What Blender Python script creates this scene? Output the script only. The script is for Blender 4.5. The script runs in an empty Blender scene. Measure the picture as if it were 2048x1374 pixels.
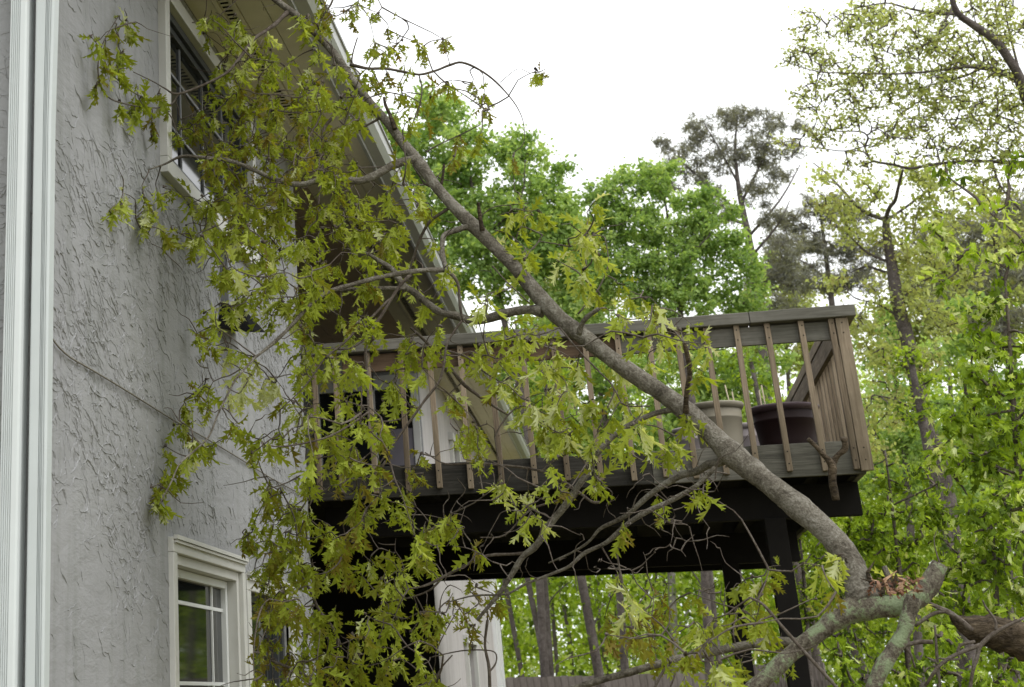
import bpy, math, random
import numpy as np
from mathutils import Matrix, Vector
SC = bpy.context.scene
COL = SC.collection
rng = np.random.default_rng(7)
random.seed(7)

# ------------------------------------------------------------------ camera
PX, PY, FP = 370.0, 145.0, 3163.0          # principal point and focal length in photo pixels
CAM = np.array([2.1645, 0.0, 1.6])
def _cv(x, y): return np.array([x - PX, -(y - PY), -FP])
_W = _cv(1280, 1385); _W /= np.linalg.norm(_W)
_V = _cv(200, -7800); _V = _V - _W * (_V @ _W); _V /= np.linalg.norm(_V)
RM = np.array([np.cross(_W, _V), _W, _V])
def ray(px, py):
    d = RM @ _cv(px, py); return d / d[1]
def atY(px, py, Y): return CAM + ray(px, py) * Y
def atX(px, py, X=0.0):
    d = ray(px, py); return CAM + d * (X - CAM[0]) / d[0]
def proj(p):
    c = (np.asarray(p, float) - CAM) @ RM
    return PX + FP * c[..., 0] / -c[..., 2], PY - FP * c[..., 1] / -c[..., 2]
cd = bpy.data.cameras.new('camera'); cam = bpy.data.objects.new('camera', cd); COL.objects.link(cam)
cd.sensor_width = 36; cd.lens = FP / 2048 * 36
cd.shift_x = (1024 - PX) / 2048; cd.shift_y = -(687 - PY) / 2048
cd.clip_start = 0.05; cd.clip_end = 3000
cd.dof.use_dof = True; cd.dof.focus_distance = 7.6; cd.dof.aperture_fstop = 6.3
m = Matrix([list(RM[0]) + [CAM[0]], list(RM[1]) + [CAM[1]], list(RM[2]) + [CAM[2]], [0, 0, 0, 1]])
cam.matrix_world = m
SC.camera = cam

# ------------------------------------------------------------------ world, sun, exposure
w = bpy.data.worlds.new('World'); SC.world = w; w.use_nodes = True
nt = w.node_tree; nt.nodes.clear()
sky = nt.nodes.new('ShaderNodeTexSky'); sky.sky_type = 'NISHITA'; sky.sun_disc = False
SUN_EL, SUN_ROT = math.radians(52), math.radians(125)
sky.sun_elevation = SUN_EL; sky.sun_rotation = SUN_ROT
sky.air_density = 1.0; sky.dust_density = 4.0; sky.ozone_density = 1.0
hs = nt.nodes.new('ShaderNodeHueSaturation'); hs.inputs['Saturation'].default_value = 0.10
mx = nt.nodes.new('ShaderNodeMix'); mx.data_type = 'RGBA'
mx.inputs[0].default_value = 0.65                      # closed cloud cover over the sky's own gradient
mx.inputs[7].default_value = (9.6, 9.8, 9.9, 1)
bg = nt.nodes.new('ShaderNodeBackground'); bg.inputs['Strength'].default_value = 0.15
out = nt.nodes.new('ShaderNodeOutputWorld')
nt.links.new(sky.outputs[0], hs.inputs['Color']); nt.links.new(hs.outputs[0], mx.inputs[6])
nt.links.new(mx.outputs[2], bg.inputs['Color']); nt.links.new(bg.outputs[0], out.inputs[0])
sd = bpy.data.lights.new('sun', 'SUN'); sd.energy = 1.0; sd.angle = math.radians(30); sd.color = (1.0, .97, .92)
so = bpy.data.objects.new('sun', sd); COL.objects.link(so)
sv = Vector((math.sin(SUN_ROT) * math.cos(SUN_EL), math.cos(SUN_ROT) * math.cos(SUN_EL), math.sin(SUN_EL)))
so.rotation_euler = (-sv).to_track_quat('-Z', 'Y').to_euler(); so.location = (8, -8, 20)
SC.view_settings.view_transform = 'Standard'; SC.view_settings.look = 'None'
SC.view_settings.exposure = 0.58; SC.view_settings.gamma = 1.0
SC.view_settings.use_curve_mapping = False
SC.render.engine = 'CYCLES'
SC.cycles.max_bounces = 6; SC.cycles.diffuse_bounces = 3; SC.cycles.transmission_bounces = 4
SC.cycles.transparent_max_bounces = 4; SC.cycles.use_denoising = True

# ------------------------------------------------------------------ materials
class N:
    def __init__(s, name):
        s.m = bpy.data.materials.new(name); s.m.use_nodes = True
        s.t = s.m.node_tree; s.t.nodes.clear()
        s.o = s.t.nodes.new('ShaderNodeOutputMaterial')
    def n(s, kind, **kw):
        x = s.t.nodes.new(kind)
        for k, v in kw.items():
            if k.startswith('i_'):
                key = k[2:].replace('_', ' ')
                x.inputs[key if key in x.inputs else int(key)].default_value = v
            else: setattr(x, k, v)
        return x
    def l(s, a, b): s.t.links.new(a, b)
    def ramp(s, fac, stops):
        r = s.t.nodes.new('ShaderNodeValToRGB'); s.l(fac, r.inputs[0])
        e = r.color_ramp.elements
        while len(e) < len(stops): e.new(.5)
        for q, (p, c) in zip(e, stops): q.position = p; q.color = c if len(c) == 4 else (*c, 1)
        return r
    def coords(s, scale=(1, 1, 1), kind='Object'):
        tc = s.n('ShaderNodeTexCoord'); mp = s.n('ShaderNodeMapping'); mp.inputs['Scale'].default_value = scale
        s.l(tc.outputs[kind], mp.inputs[0]); return mp.outputs[0]
    def noise(s, vec, scale, detail=4, rough=.55, dist=0.0):
        x = s.n('ShaderNodeTexNoise'); s.l(vec, x.inputs['Vector'])
        x.inputs['Scale'].default_value = scale; x.inputs['Detail'].default_value = detail
        x.inputs['Roughness'].default_value = rough; x.inputs['Distortion'].default_value = dist
        return x.outputs['Fac']
    def math(s, op, a, b=None, c=None):
        x = s.n('ShaderNodeMath', operation=op)
        for i, v in enumerate((a, b, c)):
            if v is None: continue
            if hasattr(v, 'links') or hasattr(v, 'is_linked'): s.l(v, x.inputs[i])
            else: x.inputs[i].default_value = v
        return x.outputs[0]
    def bsdf(s, color, rough=.7, bump=None, strength=.5, dist=.01, spec=.3, metal=0.0, coat=0.0):
        b = s.n('ShaderNodeBsdfPrincipled')
        if hasattr(color, 'is_linked'): s.l(color, b.inputs['Base Color'])
        else: b.inputs['Base Color'].default_value = (*color, 1)
        if hasattr(rough, 'is_linked'): s.l(rough, b.inputs['Roughness'])
        else: b.inputs['Roughness'].default_value = rough
        b.inputs['Specular IOR Level'].default_value = spec; b.inputs['Metallic'].default_value = metal
        if bump is not None:
            bp = s.n('ShaderNodeBump'); s.l(bump, bp.inputs['Height'])
            bp.inputs['Strength'].default_value = strength; bp.inputs['Distance'].default_value = dist
            s.l(bp.outputs[0], b.inputs['Normal'])
        s.l(b.outputs[0], s.o.inputs[0]); return s.m

def mat_stucco(name, c0, c1, k=1.0):
    a = N(name); v = a.coords((1, 1, 1)); vs = a.coords((1, .45, 1.2))
    n1 = a.noise(vs, 9, 4, .55, .3); n2 = a.noise(vs, 34, 4, .6, .4); n3 = a.noise(v, 150, 3, .6)
    msk = a.noise(v, 2.2, 2, .5); mk = a.ramp(msk, [(.38, (.1, .1, .1)), (.6, (1, 1, 1))])
    h = a.math('MULTIPLY_ADD', a.math('MULTIPLY', n2, mk.outputs[0]), .55, n1)
    h = a.math('MULTIPLY_ADD', n3, .10, h)
    big = a.noise(v, .9, 4, .6); cr = a.ramp(big, [(.3, c0), (.7, c1)])
    stain = a.noise(a.coords((3, 3, .30)), 2.0, 5, .65)
    st = a.ramp(stain, [(.48, (1, 1, 1)), (.80, (.68, .70, .65))])
    mu = a.n('ShaderNodeMixRGB', blend_type='MULTIPLY'); mu.inputs[0].default_value = 1
    a.l(cr.outputs[0], mu.inputs[1]); a.l(st.outputs[0], mu.inputs[2])
    return a.bsdf(mu.outputs[0], .85, h, .8, .012 * k, .2)

def mat_wood(name, c0, c1, c2, axis='x', rough=.75, bump=.004):
    a = N(name)
    sc = {'x': (1.2, 22, 22), 'y': (22, 1.2, 22), 'z': (22, 22, 1.2)}[axis]
    v = a.coords(sc); n1 = a.noise(v, 2.2, 6, .65, 1.2)
    v2 = a.coords((1, 1, 1)); n2 = a.noise(v2, 1.7, 5, .6)
    oi = a.n('ShaderNodeObjectInfo')
    f = a.math('MULTIPLY_ADD', oi.outputs['Random'], .30, n1)
    f = a.math('SUBTRACT', f, .15)
    cr = a.ramp(f, [(.25, c0), (.5, c1), (.78, c2)])
    st = a.ramp(n2, [(.42, (.55, .56, .52)), (.62, (1, 1, 1))])
    mu = a.n('ShaderNodeMixRGB', blend_type='MULTIPLY'); mu.inputs[0].default_value = .75
    a.l(cr.outputs[0], mu.inputs[1]); a.l(st.outputs[0], mu.inputs[2])
    return a.bsdf(mu.outputs[0], rough, n1, .6, bump, .2)

def mat_plain(name, c, rough=.5, spec=.4, var=.12, bump=0.0):
    a = N(name); v = a.coords(); n1 = a.noise(v, 6, 5, .6)
    cr = a.ramp(n1, [(.3, tuple(x * (1 - var) for x in c)), (.7, c)])
    return a.bsdf(cr.outputs[0], rough, n1 if bump else None, .5, bump, spec)

def mat_bark(name, c0, c1, c2, scale=1.0, lichen=None, bump=.01, lt=.98):
    a = N(name); v = a.coords(scale if isinstance(scale, tuple) else (scale,) * 3)
    n1 = a.noise(v, 20, 7, .7, .6); n2 = a.noise(v, 4, 4, .6); n3 = a.noise(v, 110, 4, .7)
    f = a.math('MULTIPLY_ADD', n3, .65, a.math('MULTIPLY', n1, .8)); f = a.math('MULTIPLY_ADD', n2, .5, f); f = a.math('SUBTRACT', f, .48)
    cr = a.ramp(f, [(.32, c0), (.5, c1), (.72, c2)])
    col = cr.outputs[0]
    if lichen:
        lf = a.math('MULTIPLY_ADD', n2, .6, n1); lf = a.math('MULTIPLY_ADD', n3, .25, lf)
        lm = a.ramp(lf, [(lt, (0, 0, 0)), (lt + .09, (.8, .8, .8))])
        mm = a.n('ShaderNodeMixRGB'); a.l(lm.outputs[0], mm.inputs[0]); a.l(col, mm.inputs[1])
        mm.inputs[2].default_value = (*lichen, 1); col = mm.outputs[0]
    return a.bsdf(col, .9, f, .9, bump, .15)

def mat_leaf(name, stops, trans=.45, rough=.45):
    a = N(name)
    at = a.n('ShaderNodeAttribute', attribute_name='tone')
    v = a.coords(); n1 = a.noise(v, 35, 3, .5)
    f = a.math('MULTIPLY_ADD', n1, .25, at.outputs['Fac']); f = a.math('SUBTRACT', f, .12)
    cr = a.ramp(f, stops)
    d = a.n('ShaderNodeBsdfPrincipled'); a.l(cr.outputs[0], d.inputs['Base Color'])
    d.inputs['Roughness'].default_value = rough + .12; d.inputs['Specular IOR Level'].default_value = .16
    t = a.n('ShaderNodeBsdfTranslucent')
    g = a.n('ShaderNodeMixRGB', blend_type='MULTIPLY'); g.inputs[0].default_value = 1
    a.l(cr.outputs[0], g.inputs[1]); g.inputs[2].default_value = (1.25, 1.2, .55, 1)
    a.l(g.outputs[0], t.inputs[0])
    ms = a.n('ShaderNodeMixShader'); ms.inputs[0].default_value = trans
    a.l(d.outputs[0], ms.inputs[1]); a.l(t.outputs[0], ms.inputs[2]); a.l(ms.outputs[0], a.o.inputs[0])
    return a.m

M = {}
M['stucco'] = mat_stucco('stucco_grey', (.228, .231, .235), (.278, .281, .285))
M['stucco_far'] = mat_stucco('stucco_light', (0.344, 0.327, 0.323), (0.430, 0.408, 0.404), .4)
M['dark_wall'] = mat_plain('shade_black_panel', (0.015, 0.015, 0.014), .9, .1)  # near-black colour stands in for shade in the under-deck recess
M['trim'] = mat_plain('cream_trim', (0.490, 0.490, 0.464), .5, .4, .08)
M['white_vinyl'] = mat_plain('white_vinyl', (0.619, 0.636, 0.636), .4, .4, .05)
M['sash_dark'] = mat_plain('dark_bronze_sash', (.025, .028, .03), .45, .5)
M['spout'] = mat_plain('painted_downspout', (0.516, 0.550, 0.550), .38, .5, .06)
M['spout2'] = mat_plain('painted_downspout_grey', (0.430, 0.464, 0.464), .42, .5, .06)
M['soffit'] = mat_plain('beige_soffit', (.62, .59, .48), .75, .2, .12)
M['ceiling'] = mat_plain('brown_ceiling', (.42, .34, .27), .8, .15, .15)
M['gutter'] = mat_plain('gutter_grey', (0.344, 0.353, 0.335), .4, .5, .1)
M['roof'] = mat_plain('roof_shingle_grey', (.09, .085, .08), .9, .1, .3, .01)
wd = ((.10, .075, .051), (.205, .16, .112), (.31, .25, .182))
wg = ((0.073, 0.069, 0.058), (0.133, 0.125, 0.107), (0.198, 0.189, 0.168))
wr = ((0.086, 0.056, 0.036), (0.150, 0.099, 0.065), (0.206, 0.150, 0.103))
M['wood_z'] = mat_wood('weathered_wood_upright', *wd, 'z')
M['wood_x'] = mat_wood('weathered_wood_rail', *wg, 'x')
M['wood_y'] = mat_wood('weathered_wood_side', *wd, 'y')
M['wood_red'] = mat_wood('reddish_wood_rail', *wr, 'x')
M['wood_dark'] = mat_plain('shade_black_wood', (0.011, 0.010, 0.009), .9, .1, .3)  # under-deck timber coloured near-black in place of shade
M['fascia'] = mat_wood('weathered_fascia', (0.052, 0.049, 0.040), (0.120, 0.114, 0.095), (0.189, 0.185, 0.159), 'x')
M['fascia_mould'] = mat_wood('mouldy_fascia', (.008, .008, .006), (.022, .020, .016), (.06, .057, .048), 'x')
M['fence'] = mat_wood('grey_pink_fence_wood', (0.163, 0.138, 0.129), (0.249, 0.215, 0.206), (0.310, 0.275, 0.267), 'z')
M['bark'] = mat_bark('oak_bark_grey', (0.052, 0.045, 0.034), (0.125, 0.112, 0.089), (0.249, 0.237, 0.202), 1.0, (0.258, 0.275, 0.224), .016, 1.0)
M['bark_lichen'] = mat_bark('oak_bark_lichen', (0.052, 0.043, 0.033), (0.146, 0.129, 0.099), (0.258, 0.258, 0.206), 1.0, (0.206, 0.267, 0.146), .018, .92)
M['bark_twig'] = mat_bark('twig_bark', (0.043, 0.033, 0.026), (0.086, 0.071, 0.057), (0.163, 0.146, 0.129), 3.0, None, .003)
M['bark_log'] = mat_bark('torn_log_bark', (0.017, 0.013, 0.009), (0.069, 0.052, 0.034), (0.172, 0.133, 0.090), (0.215, 1.118, 1.118), None, .04)
M['bark_far'] = mat_bark('far_trunk_bark', (.05, .042, .038), (.10, .085, .078), (.17, .15, .14), .5, None, .02)
M['bark_pale'] = mat_bark('pale_trunk_bark', (.12, .11, .10), (.2, .19, .17), (.3, .29, .27), .5, None, .02)
M['dead_wood'] = mat_bark('torn_pale_wood', (.14, .07, .04), (.32, .19, .11), (.50, .36, .24), 1, None, .006)
M['leaf'] = mat_leaf('oak_leaf', [(.0, (.13, .09, .025)), (.22, (.17, .145, .022)), (.42, (.185, .205, .022)), (.62, (.21, .26, .025)), (.78, (.29, .35, .04)), (.92, (.38, .43, .12)), (1, (.46, .49, .28))], .5)
M['leaf_green'] = mat_leaf('bright_green_leaf', [(.0, (.12, .21, .06)), (.5, (.28, .41, .13)), (1, (.45, .57, .24))], .6)
M['leaf_yellow'] = mat_leaf('yellow_green_leaf', [(.0, (.28, .27, .14)), (.5, (.38, .44, .18)), (1, (.54, .60, .30))], .6)
M['leaf_lime'] = mat_leaf('lime_leaf', [(.0, (.045, .08, .010)), (.5, (.19, .29, .022)), (.85, (.40, .54, .06)), (1, (.60, .66, .36))], .55)
M['needle'] = mat_leaf('pine_needle', [(.0, (.15, .15, .15)), (.5, (.22, .225, .21)), (1, (.30, .31, .25))], .5)  # needles greyed and lightened to stand in for veiling glare
M['dead_leaf'] = mat_leaf('dead_brown_leaf', [(.0, (.06, .03, .02)), (.5, (.17, .08, .05)), (1, (.36, .23, .16))], .12)
M['pot_dark'] = mat_plain('dark_purple_plastic', (.018, .008, .008), .55, .2, .2)
M['pot_rim'] = mat_plain('faded_purple_plastic', (.085, .058, .066), .5, .3, .2)
M['pot_beige'] = mat_plain('beige_plastic', (0.258, 0.232, 0.176), .5, .4, .12)
M['pot_pink'] = mat_plain('pale_pink_plastic', (0.361, 0.318, 0.318), .5, .4, .12)
M['soil'] = mat_plain('potting_soil', (.04, .03, .02), .95, .1, .4)
M['cane'] = mat_plain('bamboo_cane', (.42, .36, .25), .6, .3, .2)
M['black'] = mat_plain('black_metal', (.008, .008, .008), .9, .05)
M['grey_metal'] = mat_plain('grey_metal', (.17, .175, .19), .5, .4)
M['cable'] = mat_plain('weathered_cable', (.16, .145, .12), .6, .3)
M['interior'] = mat_plain('dark_interior', (.02, .02, .021), .9, .1)
M['curtain'] = mat_plain('grey_lilac_panel', (.16, .15, .17), .8, .2)
g = N('window_glass'); gb = g.n('ShaderNodeBsdfPrincipled'); gb.inputs['Base Color'].default_value = (.012, .014, .015, 1)
gb.inputs['Roughness'].default_value = .04; gb.inputs['Specular IOR Level'].default_value = .5
g.l(gb.outputs[0], g.o.inputs[0]); M['glass'] = g.m
g = N('forest_floor'); v = g.coords(); n1 = g.noise(v, .5, 6, .65); n2 = g.noise(v, 9, 5, .7)
cr = g.ramp(g.math('MULTIPLY_ADD', n2, .4, g.math('MULTIPLY', n1, .7)), [(.35, (.20, .145, .09)), (.55, (.17, .16, .07)), (.75, (.26, .20, .13))])
M['ground'] = g.bsdf(cr.outputs[0], .95, n2, .8, .05, .1)

# ------------------------------------------------------------------ mesh helpers
class MB:
    """collects vertices and faces of one part"""
    def __init__(s): s.v = []; s.q = []; s.t = []; s.tone = []; s.n = 0
    def add(s, V, quads=None, tris=None, tone=None):
        V = np.asarray(V, float).reshape(-1, 3)
        s.v.append(V)
        if quads is not None and len(quads): s.q.append(np.asarray(quads, int).reshape(-1, 4) + s.n)
        if tris is not None and len(tris): s.t.append(np.asarray(tris, int).reshape(-1, 3) + s.n)
        s.tone.append(np.full(len(V), .5) if tone is None else np.broadcast_to(tone, (len(V),)))
        s.n += len(V); return s
    def box(s, a, b):
        x0, y0, z0 = np.minimum(a, b); x1, y1, z1 = np.maximum(a, b)
        V = [(x0, y0, z0), (x1, y0, z0), (x1, y1, z0), (x0, y1, z0), (x0, y0, z1), (x1, y0, z1), (x1, y1, z1), (x0, y1, z1)]
        return s.add(V, [(0, 3, 2, 1), (4, 5, 6, 7), (0, 1, 5, 4), (1, 2, 6, 5), (2, 3, 7, 6), (3, 0, 4, 7)])
    def lathe(s, prof, c, n=40):
        a = np.linspace(0, 2 * np.pi, n, endpoint=False)
        P = np.array(prof); V = np.concatenate([np.stack([c[0] + r * np.cos(a), c[1] + r * np.sin(a), np.full(n, c[2] + z)], 1) for r, z in P])
        k = np.arange(n); Q = [np.stack([i * n + k, i * n + (k + 1) % n, (i + 1) * n + (k + 1) % n, (i + 1) * n + k], 1) for i in range(len(P) - 1)]
        return s.add(V, np.concatenate(Q))
    def tube(s, pts, rad, n=8, cap=True, rough=0.0, seed=0):
        pts = np.asarray(pts, float); rad = np.broadcast_to(np.asarray(rad, float), (len(pts),))
        T = np.gradient(pts, axis=0); T /= np.linalg.norm(T, axis=1)[:, None] + 1e-9
        up = np.array([0, 0, 1.]) if abs(T[0, 2]) < .9 else np.array([1., 0, 0])
        a = np.linspace(0, 2 * np.pi, n, endpoint=False); ring = []
        u = np.cross(T[0], up); u /= np.linalg.norm(u)
        r_ = np.random.default_rng(seed + 11)
        for i in range(len(pts)):
            u = u - T[i] * (u @ T[i]); u /= np.linalg.norm(u) + 1e-9; w_ = np.cross(T[i], u)
            k = 1 + (r_.normal(0, rough, n) if rough else 0)
            ring.append(pts[i] + (rad[i] * k)[:, None] * (np.cos(a)[:, None] * u + np.sin(a)[:, None] * w_) if rough else pts[i] + rad[i] * (np.cos(a)[:, None] * u + np.sin(a)[:, None] * w_))
        V = np.concatenate(ring); k = np.arange(n)
        Q = np.concatenate([np.stack([i * n + k, i * n + (k + 1) % n, (i + 1) * n + (k + 1) % n, (i + 1) * n + k], 1) for i in range(len(pts) - 1)])
        tr = None
        if cap:
            V = np.concatenate([V, pts[:1], pts[-1:]]); b = len(pts) * n; L = (len(pts) - 1) * n
            tr = np.concatenate([np.stack([(k + 1) % n, k, np.full(n, b)], 1), np.stack([L + k, L + (k + 1) % n, np.full(n, b + 1)], 1)])
        return s.add(V, Q, tr)
    def mesh(s, name, mat, smooth=False):
        me = bpy.data.meshes.new(name)
        V = np.concatenate(s.v); me.vertices.add(len(V)); me.vertices.foreach_set('co', V.ravel())
        q = np.concatenate(s.q) if s.q else np.zeros((0, 4), int); t = np.concatenate(s.t) if s.t else np.zeros((0, 3), int)
        L = np.concatenate([q.ravel(), t.ravel()]); me.loops.add(len(L)); me.loops.foreach_set('vertex_index', L.astype(np.int32))
        tot = np.concatenate([np.full(len(q), 4), np.full(len(t), 3)]); st = np.concatenate([[0], np.cumsum(tot)[:-1]])
        me.polygons.add(len(tot)); me.polygons.foreach_set('loop_start', st.astype(np.int32))
        me.polygons.foreach_set('loop_total', tot.astype(np.int32))
        me.polygons.foreach_set('use_smooth', np.full(len(tot), smooth))
        at = me.attributes.new('tone', 'FLOAT', 'POINT'); at.data.foreach_set('value', np.concatenate(s.tone).astype(np.float32))
        me.update(calc_edges=True); me.validate()
        me.materials.append(M[mat]); return me
    def obj(s, name, mat, parent=None, smooth=False, **props):
        o = bpy.data.objects.new(name, s.mesh(name, mat, smooth)); COL.objects.link(o)
        if parent is not None: o.parent = parent
        for k, v in props.items(): o[k] = v
        return o

def bevel(o, w=.004, seg=2):
    b = o.modifiers.new('edge', 'BEVEL'); b.width = w; b.segments = seg; b.limit_method = 'ANGLE'; return o
def box(name, a, b, mat, parent=None, bev=0, **p):
    o = MB().box(a, b).obj(name, mat, parent, **p)
    if bev: bevel(o, bev)
    return o
def thing(name, label, cat, group=None, loc=(0, 0, 0)):
    o = bpy.data.objects.new(name, None); COL.objects.link(o); o.location = (0, 0, 0)
    o['label'] = label; o['category'] = cat
    if group: o['group'] = group
    o.empty_display_size = .2
    return o
def smooth_path(P, k=4):
    """Catmull-Rom through rows of P (any columns)"""
    P = np.asarray(P, float); n = len(P)
    if n < 3: return np.array([P[0] + (P[-1] - P[0]) * t for t in np.linspace(0, 1, k + 1)])
    E = np.vstack([2 * P[0] - P[1], P, 2 * P[-1] - P[-2]]); out = []
    for i in range(1, n):
        p0, p1, p2, p3 = E[i - 1], E[i], E[i + 1], E[i + 2]
        for t in np.arange(k) / k:
            out.append(.5 * (2 * p1 + (p2 - p0) * t + (2 * p0 - 5 * p1 + 4 * p2 - p3) * t * t + (3 * p1 - p0 - 3 * p2 + p3) * t ** 3))
    out.append(P[-1]); return np.array(out)

# ------------------------------------------------------------------ ground
YC, YB, ZS = 11.622, 19.3, 5.50            # near corner of the house, back wall of the recess, soffit height
gm = MB(); gx = np.concatenate([[-160, -80], np.arange(-40, 61, 2.5), [100, 160]]); gy = np.concatenate([[-60, -30], np.arange(-10, 91, 2.5), [120, 200]])
X, Y = np.meshgrid(gx, gy); Z = .10 * np.sin(X * .31) * np.cos(Y * .23) + .05 * np.sin(X * .9 + Y * .7); Z[(np.abs(X) > 45) | (Y > 75)] = -.1
nx = len(gx); i, j = np.meshgrid(np.arange(nx - 1), np.arange(len(gy) - 1)); b0 = (j * nx + i).ravel()
gm.add(np.stack([X, Y, Z], -1).reshape(-1, 3), np.stack([b0, b0 + 1, b0 + nx + 1, b0 + nx], 1)).obj('ground', 'ground', None, True, kind='structure')

# ------------------------------------------------------------------ house
house = thing('house', 'grey stucco house wall with white downspouts, cream windows and wide eaves', 'house')
def wall_with_holes(name, y0, y1, z0, z1, holes, mat, x=0.0, depth=.25):
    mb = MB(); ys = sorted({y0, y1, *[h[0] for h in holes], *[h[1] for h in holes]})
    zs = sorted({z0, z1, *[h[2] for h in holes], *[h[3] for h in holes]})
    for a, b in zip(ys[:-1], ys[1:]):
        for c, d in zip(zs[:-1], zs[1:]):
            if any(h[0] <= (a + b) / 2 <= h[1] and h[2] <= (c + d) / 2 <= h[3] for h in holes): continue
            mb.add([(x, a, c), (x, b, c), (x, b, d), (x, a, d)], [(0, 1, 2, 3)])
    for (a, b, c, d) in holes:             # reveals
        for P in (((a, c), (a, d)), ((b, c), (b, d)), ((a, c), (b, c)), ((a, d), (b, d))):
            (ya, za), (yb, zb) = P
            mb.add([(x, ya, za), (x, yb, zb), (x - depth, yb, zb), (x - depth, ya, za)], [(0, 1, 2, 3)])
    return mb.obj(name, mat, house)
W1 = (7.885, 9.32, .55, 2.29); W2 = (9.52, 10.72, .55, 2.20); W3 = (7.86, 9.95, 4.33, 5.29)
Y0 = 6.0
wall_with_holes('wall', Y0, YC, -.2, ZS, [W1, W2, W3], 'stucco')
mb = MB()
mb.add([(-9, Y0, -.2), (0, Y0, -.2), (0, Y0, 9.0), (-9, Y0, 9.0)], [(0, 1, 2, 3)])
mb.obj('wall', 'stucco', house, label='front wall face behind the two downspouts')
MB().add([(-9, YC, -.2), (0, YC, -.2), (0, YC, ZS), (-9, YC, ZS)], [(0, 1, 2, 3)]).obj('wall', 'stucco', house)
# trowelled ridges standing on the stucco
def ridges(n, y0, y1, z0, z1, holes, seed, face='x', x=0.0, mat='stucco'):
    r = np.random.default_rng(seed); mb = MB(); C_ = r.uniform(0, 1, (60, 2)); ang = r.normal(-.25, .45, 60)
    for _ in range(n):
        u, v = r.uniform(0, 1, 2)
        dd = ((C_ - (u, v)) ** 2).sum(1); q = int(np.argmin(dd))
        if r.uniform() < .45 * (q % 3): continue
        y, z = y0 + (y1 - y0) * u, z0 + (z1 - z0) * v
        if any(h[0] - .13 < y < h[1] + .13 and h[2] - .13 < z < h[3] + .13 for h in holes): continue
        a_ = ang[q] + r.normal(0, .45) + (r.uniform(-1.6, 1.6) if z < 2.2 and r.uniform() < .5 else 0)
        m_ = int(r.integers(4, 17)); st = r.uniform(.006, .013) * (1.6 if r.uniform() < .12 else 1); P = [(y, z)]
        for _k in range(m_):
            a_ += r.normal(0, .36); P.append((P[-1][0] + st * math.cos(a_) * 1.25, P[-1][1] + st * math.sin(a_)))
        P = np.array(P); w_ = r.uniform(.0009, .0024) * np.sin(np.linspace(.25, np.pi - .15, len(P))) * (1 + .35 * r.normal(0, 1, len(P)).clip(-1, 1))
        T = np.gradient(P, axis=0); T /= np.linalg.norm(T, axis=1)[:, None] + 1e-9; Nn = np.stack([-T[:, 1], T[:, 0]], 1); h_ = w_ * r.uniform(1.1, 2.2)
        if P[:, 0].min() < y0 + .01 or P[:, 0].max() > y1 - .01: continue
        A = P - Nn * w_[:, None] * 1.1; B = P + Nn * w_[:, None] * .2; D_ = P + Nn * w_[:, None] * 1.2
        V = np.concatenate([np.column_stack([np.full(len(P), .0005), A]), np.column_stack([h_, B]), np.column_stack([np.full(len(P), .0005), D_])])
        if face == 'y': V = np.column_stack([V[:, 1], Y0 - V[:, 0], V[:, 2]])
        else: V[:, 0] += x
        k = np.arange(len(P) - 1); L = len(P)
        Q = np.concatenate([np.stack([k, k + 1, L + k + 1, L + k], 1), np.stack([L + k, L + k + 1, 2 * L + k + 1, 2 * L + k], 1)])
        mb.add(V, Q)
    return mb.obj('stucco_ridge', mat, house, False, kind='stuff')
ridges(15000, Y0, YC, 1.2, 5.45, [W1, W2, W3], 4)
ridges(1800, -.28, 0.0, 1.2, 5.6, [], 5, 'y')
# window builder in a wall facing +x
def window(hole, casing_mat, sash_mat, mun_z, mun_y, glass_x=-.085, proud=.028, cw=.095, lip=True, fx=.002):
    a, b, c, d = hole
    wn = MB(); 
    wn.box((-.02, a - cw, d), (proud, b + cw, d + cw)); wn.box((-.02, a - cw, c), (proud, a, d - .001)); wn.box((-.02, b, c), (proud, b + cw, d - .001)); wn.box((-.02, a - cw, c - cw), (proud, b + cw, c - .001))
    fr = wn.obj('window', casing_mat, house); bevel(fr, .004)
    if lip:
        h = MB().box((proud + .001, a - cw + .01, d + cw * .62), (proud + .014, b + cw - .01, d + cw * .80)); h.box((proud + .001, a - cw, d + cw * .84), (proud + .022, b + cw, d + cw + .008)); h.obj('head_trim', casing_mat, fr)
    j = MB(); t = .05
    for (p, q) in (((a, c), (a + t, d)), ((b - t, c), (b, d)), ((a + t, d - t), (b - t, d)), ((a + t, c), (b - t, c + t))):
        j.box((glass_x - .03, p[0] + .001, p[1] + .001), (fx, q[0] - .001, q[1] - .001))
    bevel(j.obj('window_frame', casing_mat if sash_mat != 'sash_dark' else 'sash_dark', fr), .003)
    s_ = MB(); u = t + .045
    for (p, q) in (((a + t, c + t), (a + u, d - t)), ((b - u, c + t), (b - t, d - t)), ((a + u, d - u), (b - u, d - t)), ((a + u, c + t), (b - u, c + u))):
        s_.box((glass_x - .02, p[0] + .002, p[1] + .002), (glass_x + .03, q[0] - .002, q[1] - .002))
    bevel(s_.obj('sash', sash_mat, fr), .003)
    MB().box((glass_x - .006, a + u - .01, c + u - .01), (glass_x, b - u + .01, d - u + .01)).obj('pane', 'glass', fr)
    mm = 'white_vinyl' if sash_mat != 'sash_dark' or lip else 'grey_metal'
    for z in mun_z: box('muntin', (glass_x + .001, a + u, z - .009), (glass_x + .010, b - u, z + .009), mm, fr)
    for y in mun_y: box('muntin', (glass_x + .0015, y - .009, c + u), (glass_x + .0115, y + .009, d - u), mm, fr)
    return fr
window(W1, 'trim', 'white_vinyl', [2.08, 1.69, 1.3, .9], [8.98], cw=.072)
window(W2, 'trim', 'sash_dark', [1.69], [], fx=-.03)
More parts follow.
